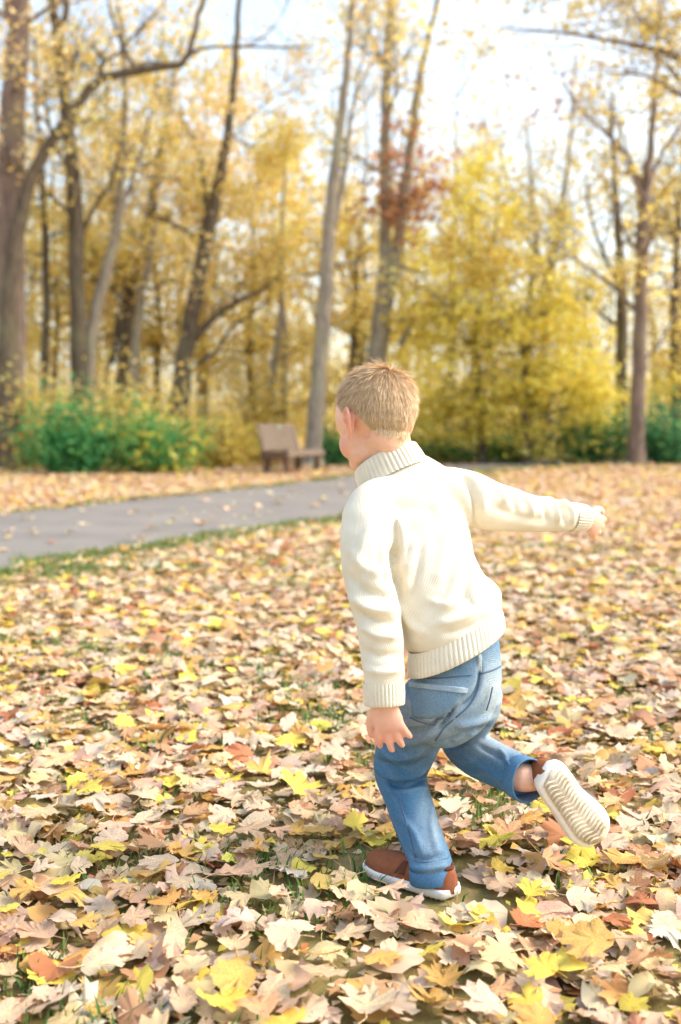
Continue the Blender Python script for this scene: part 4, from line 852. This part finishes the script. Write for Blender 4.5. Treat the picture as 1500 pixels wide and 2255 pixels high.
def hand(w, d, side, nrm, curl, spread, thumb_side, scale=1.0, fl=(.046, .052, .048, .038)):
    """w wrist, d pointing direction, side across the knuckles towards the little finger, nrm out of the back of the hand"""
    d = unit(d); side = unit(side - d * side.dot(d)); nrm = unit(nrm - d * nrm.dot(d) - side * nrm.dot(side)); out = []
    pl = .056 * scale; R = []
    for t_, hw_, th_ in ((-.3, .019, .016), (0, .0195, .0155), (.25, .023, .015), (.6, .0275, .0135), (.9, .029, .0115), (1.04, .026, .008)):
        a_ = np.linspace(0, 2 * math.pi, 24, endpoint=False); R.append(w + d * pl * t_ + scale * (hw_ * np.cos(a_)[:, None] * side + th_ * np.sin(a_)[:, None] * nrm))
    out.append(loft(R))
    for i, (L_, sp, cu) in enumerate(zip(fl, spread, curl)):
        L_ *= scale; p0 = w + d * pl * (.9 - .03 * abs(i - 1.2)) + side * scale * (-.0205 + .0137 * i); dd = unit(d + side * sp); pts = [p0 - dd * .012, p0]
        for s_, fr in enumerate((.42, .32, .26)): dd = unit(dd * math.cos(cu * (.7 + .3 * s_)) - nrm * math.sin(cu * (.7 + .3 * s_))); pts.append(pts[-1] + dd * L_ * fr)
        out.append(tube(catmull(pts, 4), np.interp(np.linspace(0, 1, 17), [0, .3, .55, .8, 1], np.array([.0085, .0082, .0076, .0068, .005]) * scale * (.9 if i == 3 else 1)), 12))
    p0 = w + d * pl * .25 - side * .016 * scale; pts = [p0 + side * .008, p0, p0 - side * .017 * scale + d * .018 * scale - nrm * .008, p0 - side * .024 * scale + d * .038 * scale - nrm * .014, p0 - side * .024 * scale + d * .054 * scale - nrm * .018]
    out.append(tube(catmull(pts, 4), np.interp(np.linspace(0, 1, 17), [0, .3, .6, 1], np.array([.0115, .0105, .009, .006]) * scale), 12)); return out
# left hand hangs from the sleeve, back of the hand to the camera, thumb to the left
parts += hand(wl_, P(862, 1620, 1.765) - P(847, 1545, 1.775), np.array([1, -.25, .12]), np.array([.15, -1, .25]), (.32, .22, .25, .35), (-.22, -.02, .16, .36), -1, 1.0)
# right hand trails from the outstretched sleeve
parts += hand(wr_ + unit(wr_ - P(1245, 1137, 2.085)) * .006, np.array([.72, .5, -.45]), np.array([-.4, -.1, -.9]), np.array([.5, -.85, .2]), (.5, .45, .45, .5), (-.18, -.02, .12, .28), -1, .92)
V, F = remesh(parts, .0032, 3)
loc = (V - HC) @ HM / HS; sc_ = np.broadcast_to(lin((236, 190, 164)), V.shape).copy()
def blush(c, r, rgb, k):
    w_ = k * np.exp(-(np.linalg.norm((loc - np.array(c)) / np.array(r), axis=1)) ** 2); sc_[:] = sc_ * (1 - w_[:, None]) + lin(rgb) * w_[:, None]
for s_ in (-1, 1): blush((.045 * s_, .05, -.05), (.03, .03, .025), (228, 140, 116), .5); blush((.085 * s_, -.012, -.014), (.016, .022, .032), (226, 130, 104), .75); blush((.07 * s_, 0, -.012), (.01, .012, .02), (176, 84, 66), .6)
blush((0, .09, -.072), (.02, .02, .012), (206, 110, 100), .8); blush((0, .09, -.04), (.015, .02, .015), (232, 160, 138), .5)
hq = np.exp(-(np.linalg.norm(V - (wl_ + np.array([.01, 0, -.07])), axis=1) / .035) ** 2)[:, None] * .6; sc_ = sc_ * (1 - hq) + lin((232, 158, 136)) * hq
body = obj('body', V, F, M['skin'], boy, col=sc_)
for s_ in (-1, 1):
    e_ = obj('eye', *hell((.029 * s_, .066, -.012), (.0115, .0115, .0115)), M['eye_white'], boy); obj('iris', *hell((.0295 * s_, .0755, -.012), (.0055, .0028, .0055)), M['iris'], e_)

# ---- hair: short blond crop, strands flowing from the crown, rooted on the head surface
def unit_rows(a): return a / (np.linalg.norm(a, axis=1)[:, None] + 1e-12)
hb = BVHTree.FromPolygons([tuple(v) for v in loc], [tuple(f) for ff in F for f in ff]); HO = np.array([0, -.012, 0.0])
def on_head(d):
    P_ = np.zeros((len(d), 3)); N_ = np.zeros((len(d), 3)); ok = np.zeros(len(d), bool)
    for i_, v in enumerate(d):
        h_ = hb.ray_cast(Vector(HO + v * .3), Vector(-v), .3)
        if h_[0] is not None: P_[i_] = h_[0]; N_[i_] = h_[1]; ok[i_] = True
    N_ *= np.sign((N_ * d).sum(1))[:, None]; return P_, unit_rows(N_ + .6 * unit_rows(d)), ok
def line_z(p):                                               # lower limit of the hair, by position round the head
    az = np.arctan2(np.abs(p[:, 0]), p[:, 1] + .012)         # 0 at the forehead, pi at the nape
    return np.interp(az, [0, .5, .95, 1.3, 1.5, 1.75, 2.1, 2.6, 3.15], [.058, .056, .045, .0, .012, .006, -.034, -.058, -.068])
N = 74000; d = unit_rows(rng.normal(0, 1, (N, 3))); d = d[d[:, 2] > -.75]; p, nrm, ok = on_head(d); hgt = p[:, 2] - line_z(p) + rng.normal(0, .004, len(p))
keep = ok & (hgt > 0) & (np.abs(p[:, 0]) < .0765); keep &= rng.random(len(p)) < np.clip(hgt / .02 + .3, 0, 1); p, nrm, hgt = p[keep], nrm[keep], hgt[keep]; N = len(p)
crown = np.array([.012, -.052, .085]); flow = p - crown; flow = flow - nrm * (flow * nrm).sum(1)[:, None]; sw = np.cross(nrm, flow); rd = np.linalg.norm(p - crown, axis=1)
flow = unit_rows(unit_rows(flow) + sw / (np.linalg.norm(sw, axis=1)[:, None] + 1e-9) * (.5 * np.exp(-rd / .03))[:, None]); down = np.array([0, -.1, -1.]) - nrm * (nrm @ np.array([0, -.1, -1.]))[:, None]
flow = unit_rows(flow + down * np.clip((.06 - p[:, 2]) / .06, 0, 1.2)[:, None])
top = np.clip((p[:, 2] - .02) / .06, 0, 1); Ls = (.006 + .017 * np.clip(hgt / .05, 0, 1) + .012 * top) * rng.uniform(.75, 1.25, N)
lift = .08 + .12 * top * np.exp(-rd / .06) + .9 * np.exp(-(rd / .01) ** 2); flow = unit_rows(flow + rng.normal(0, 1, (N, 3)) * (.1 + .2 * np.exp(-rd / .02))[:, None]); cl_ = (vnoise(p[:, :2] * 60, 1, 8) - .5)
flow = unit_rows(flow + np.cross(nrm, flow) * (cl_ * .35)[:, None])
segs = 3; R = []; q = p + nrm * .0008; side = unit_rows(np.cross(flow, nrm) + nrm * rng.normal(0, .5, (N, 1)))
for s_ in range(segs + 1):
    t_ = s_ / segs; w_ = .0005 * (1 - .75 * t_) * np.ones(N); R.append(q - side * w_[:, None]); R.append(q + side * w_[:, None])
    q = q + unit_rows(flow + nrm * (lift * (1 - .9 * t_))[:, None] + np.array([0, 0, -.35]) * t_ * (1 - top)[:, None]) * (Ls / segs)[:, None]
Vh = hd(np.stack(R, 1).reshape(-1, 3)); b_ = np.arange(N)[:, None] * (2 * segs + 2); Fh = np.concatenate([b_ + np.array([2 * s_, 2 * s_ + 1, 2 * s_ + 3, 2 * s_ + 2]) for s_ in range(segs)])
hcol = np.array([lin(c) for c in ((236, 206, 164), (218, 186, 142), (246, 226, 192), (182, 148, 112), (240, 214, 178))])[rng.choice(5, N, p=[.32, .26, .18, .12, .12])] * rng.uniform(.85, 1.1, (N, 1))
nA, nE = 60, 26; Rc = np.zeros((nE, nA, 3))                   # close crop under the strands
for a_ in range(nA):
    th_ = a_ / nA * 2 * math.pi; el = np.linspace(-.85, 1.5, 60); dd = np.stack([np.sin(th_) * np.cos(el), np.cos(th_) * np.cos(el), np.sin(el)], 1); pp, nn_, ok = on_head(dd)
    k0 = 0
    while k0 < 58 and not (ok[k0] and pp[k0, 2] > line_z(pp[k0:k0 + 1])[0] + .009 and abs(pp[k0, 0]) < .0765): k0 += 1
    idx = np.linspace(k0, 59, nE); off = np.where(np.arange(nE) == 0, -.0015, .0014)
    for k_ in range(nE):
        i0 = int(idx[k_]); i1 = min(i0 + 1, 59); f_ = idx[k_] - i0; Rc[k_, a_] = (pp[i0] + nn_[i0] * off[k_]) * (1 - f_) + (pp[i1] + nn_[i1] * off[k_]) * f_
Vc, Fc = loft(Rc); hair = obj('hair', hd(Vc), Fc, M['hair'], boy, col=np.broadcast_to(lin((206, 170, 130)), (len(Vc), 3))); hair['label'] = 'short blond hair with a tuft at the crown'
strands = obj('strands', Vh, Fh, M['hair'], hair, col=np.repeat(hcol, 2 * segs + 2, 0)); stuff(strands)

# ================================================================== fallen leaves one can pick out, nearest the camera
def leaf_mesh(seed):
    r_ = np.random.default_rng(seed); o_ = OUTS[(0, 1, 1, 2, 0, 1, 3)[seed % 7]] * np.array([r_.uniform(.82, 1.12), r_.uniform(.9, 1.1)]) + r_.normal(0, .02, OUT.shape); k_ = len(o_); V = [np.zeros(2)]; V = np.vstack([[0, -.12], o_ * .5 + np.array([0, -.03]), o_])
    c1, c2, c3 = r_.normal(.12, .4), r_.normal(.1, .4), r_.normal(0, .35); z = c1 * V[:, 0] ** 2 + c2 * V[:, 1] ** 2 + c3 * V[:, 0] * V[:, 1] + .1 * np.abs(V[:, 0]) + np.concatenate([[0], r_.normal(0, .012, k_), r_.normal(0, .035, k_)])
    V = np.column_stack([V, z]); j = np.arange(k_); j2 = (j + 1) % k_
    T = np.stack([np.zeros(k_, int), 1 + j, 1 + j2], 1); Q = np.stack([1 + j, 1 + k_ + j, 1 + k_ + j2, 1 + j2], 1); vn = np.zeros(len(V)); vn[0] = 1
    for t_ in (0, 6, 11, k_ - 6, k_ - 11): vn[1 + t_] = 1; vn[1 + k_ + t_] = .7
    st = catmull([(0, -.3, z[0]), (r_.normal(0, .05), -.55, z[0] + .02), (r_.normal(0, .12), -.85, z[0] + r_.uniform(-.02, .08))], 3); Vs, Fs = tube(st, [.016, .014, .012, .011, .010, .010, .012], 4, False)
    base = len(V); V = np.vstack([V, Vs]); vn = np.concatenate([vn, np.ones(len(Vs))]); V[:, 2] -= V[:, 2].min()
    me = mesh('fallen_leaf', V, [T, np.vstack([Q, Fs[0] + base])], M['fallen']); at = me.attributes.new('Vein', 'FLOAT', 'POINT'); at.data.foreach_set('value', vn.astype(np.float32)); return me
LM = [leaf_mesh(100 + i) for i in range(14)]
cand = []; tries = 0
while len(cand) < 300 and tries < 40000:
    tries += 1; u = rng.random() ** .8; py = 2300 - u * 620; px = rng.uniform(-40, 1540); g_ = G(px, py); s_ = rng.uniform(.042, .078) * (1.18 if rng.random() < .15 else 1)
    nz = float((vnoise(g_[None, :2], 1.7, 3) * .6 + vnoise(g_[None, :2], 4.6, 4) * .4)[0])
    if nz < .28 + rng.normal(0, .05): continue
    if any((g_[0] - c[0][0]) ** 2 + (g_[1] - c[0][1]) ** 2 < (.42 * (s_ + c[1])) ** 2 for c in cand): continue
    sh = M1[:3, 3] + fd * np.clip((g_ - M1[:3, 3]).dot(fd), 0, .2)
    if np.linalg.norm((g_ - sh)[:2]) < .05 + s_ * .72: continue
    cand.append((g_, s_, px, py))
cand.sort(key=lambda c: (round(c[3] / 125), c[2]))
def zone(px, py):
    v = ('at the bottom edge' if py > 2170 else 'near the bottom edge' if py > 2080 else 'below the planted shoe' if py > 1990 else 'level with planted shoe' if py > 1890 else 'level with the shin' if py > 1790 else 'level with the knees')
    h_ = 'far left' if px < 200 else 'left of centre' if px < 480 else 'left of the child' if px < 790 else 'under the child' if px < 1080 else 'right of the child' if px < 1300 else 'far right'
    return v, h_
info = []
for g_, s_, px, py in cand:
    ci = int(rng.choice(len(PC), p=PW)); tl = rng.random(); info.append((g_, s_, px, py, ci, tl))
ORD = ['leftmost', 'second from left', 'third from left', 'fourth from left', 'fifth from left', 'sixth from left', 'seventh from left', 'eighth from left', 'ninth from left']
byk = {}
for i_, (g_, s_, px, py, ci, tl) in enumerate(info): byk.setdefault((zone(px, py), ci), []).append(i_)
lab = {}
for (zn, ci), ids in byk.items():
    ids.sort(key=lambda i_: info[i_][2])
    for r_, i_ in enumerate(ids):
        big = 'large ' if info[i_][1] > .075 else 'small ' if info[i_][1] < .05 else ''
        lab[i_] = f"{big}{PAL[ci][2]} maple leaf {zn[1]}, {zn[0]}" + ('' if len(ids) == 1 else f", {ORD[min(r_, 8)]}")
for i_, (g_, s_, px, py, ci, tl) in enumerate(info):
    o = link('fallen_leaf', LM[int(rng.integers(0, len(LM)))]); tag(o, lab[i_], 'leaf', 'fallen maple leaves in the foreground')
    o.scale = (s_, s_, s_ * rng.uniform(.7, 1.3)); sg = .12 if tl < .8 else .34
    o.rotation_euler = (rng.normal(0, sg), rng.normal(0, sg), rng.uniform(0, 6.283)); o.location = (float(g_[0]), float(g_[1]), .012 + float(rng.uniform(0, .022)) + (0 if tl < .75 else .3 * s_))
    c_ = np.clip(PC[ci] * rng.normal(1, .09) * rng.normal(1, .03, 3), 0, .9); o.color = (*map(float, c_), 1)
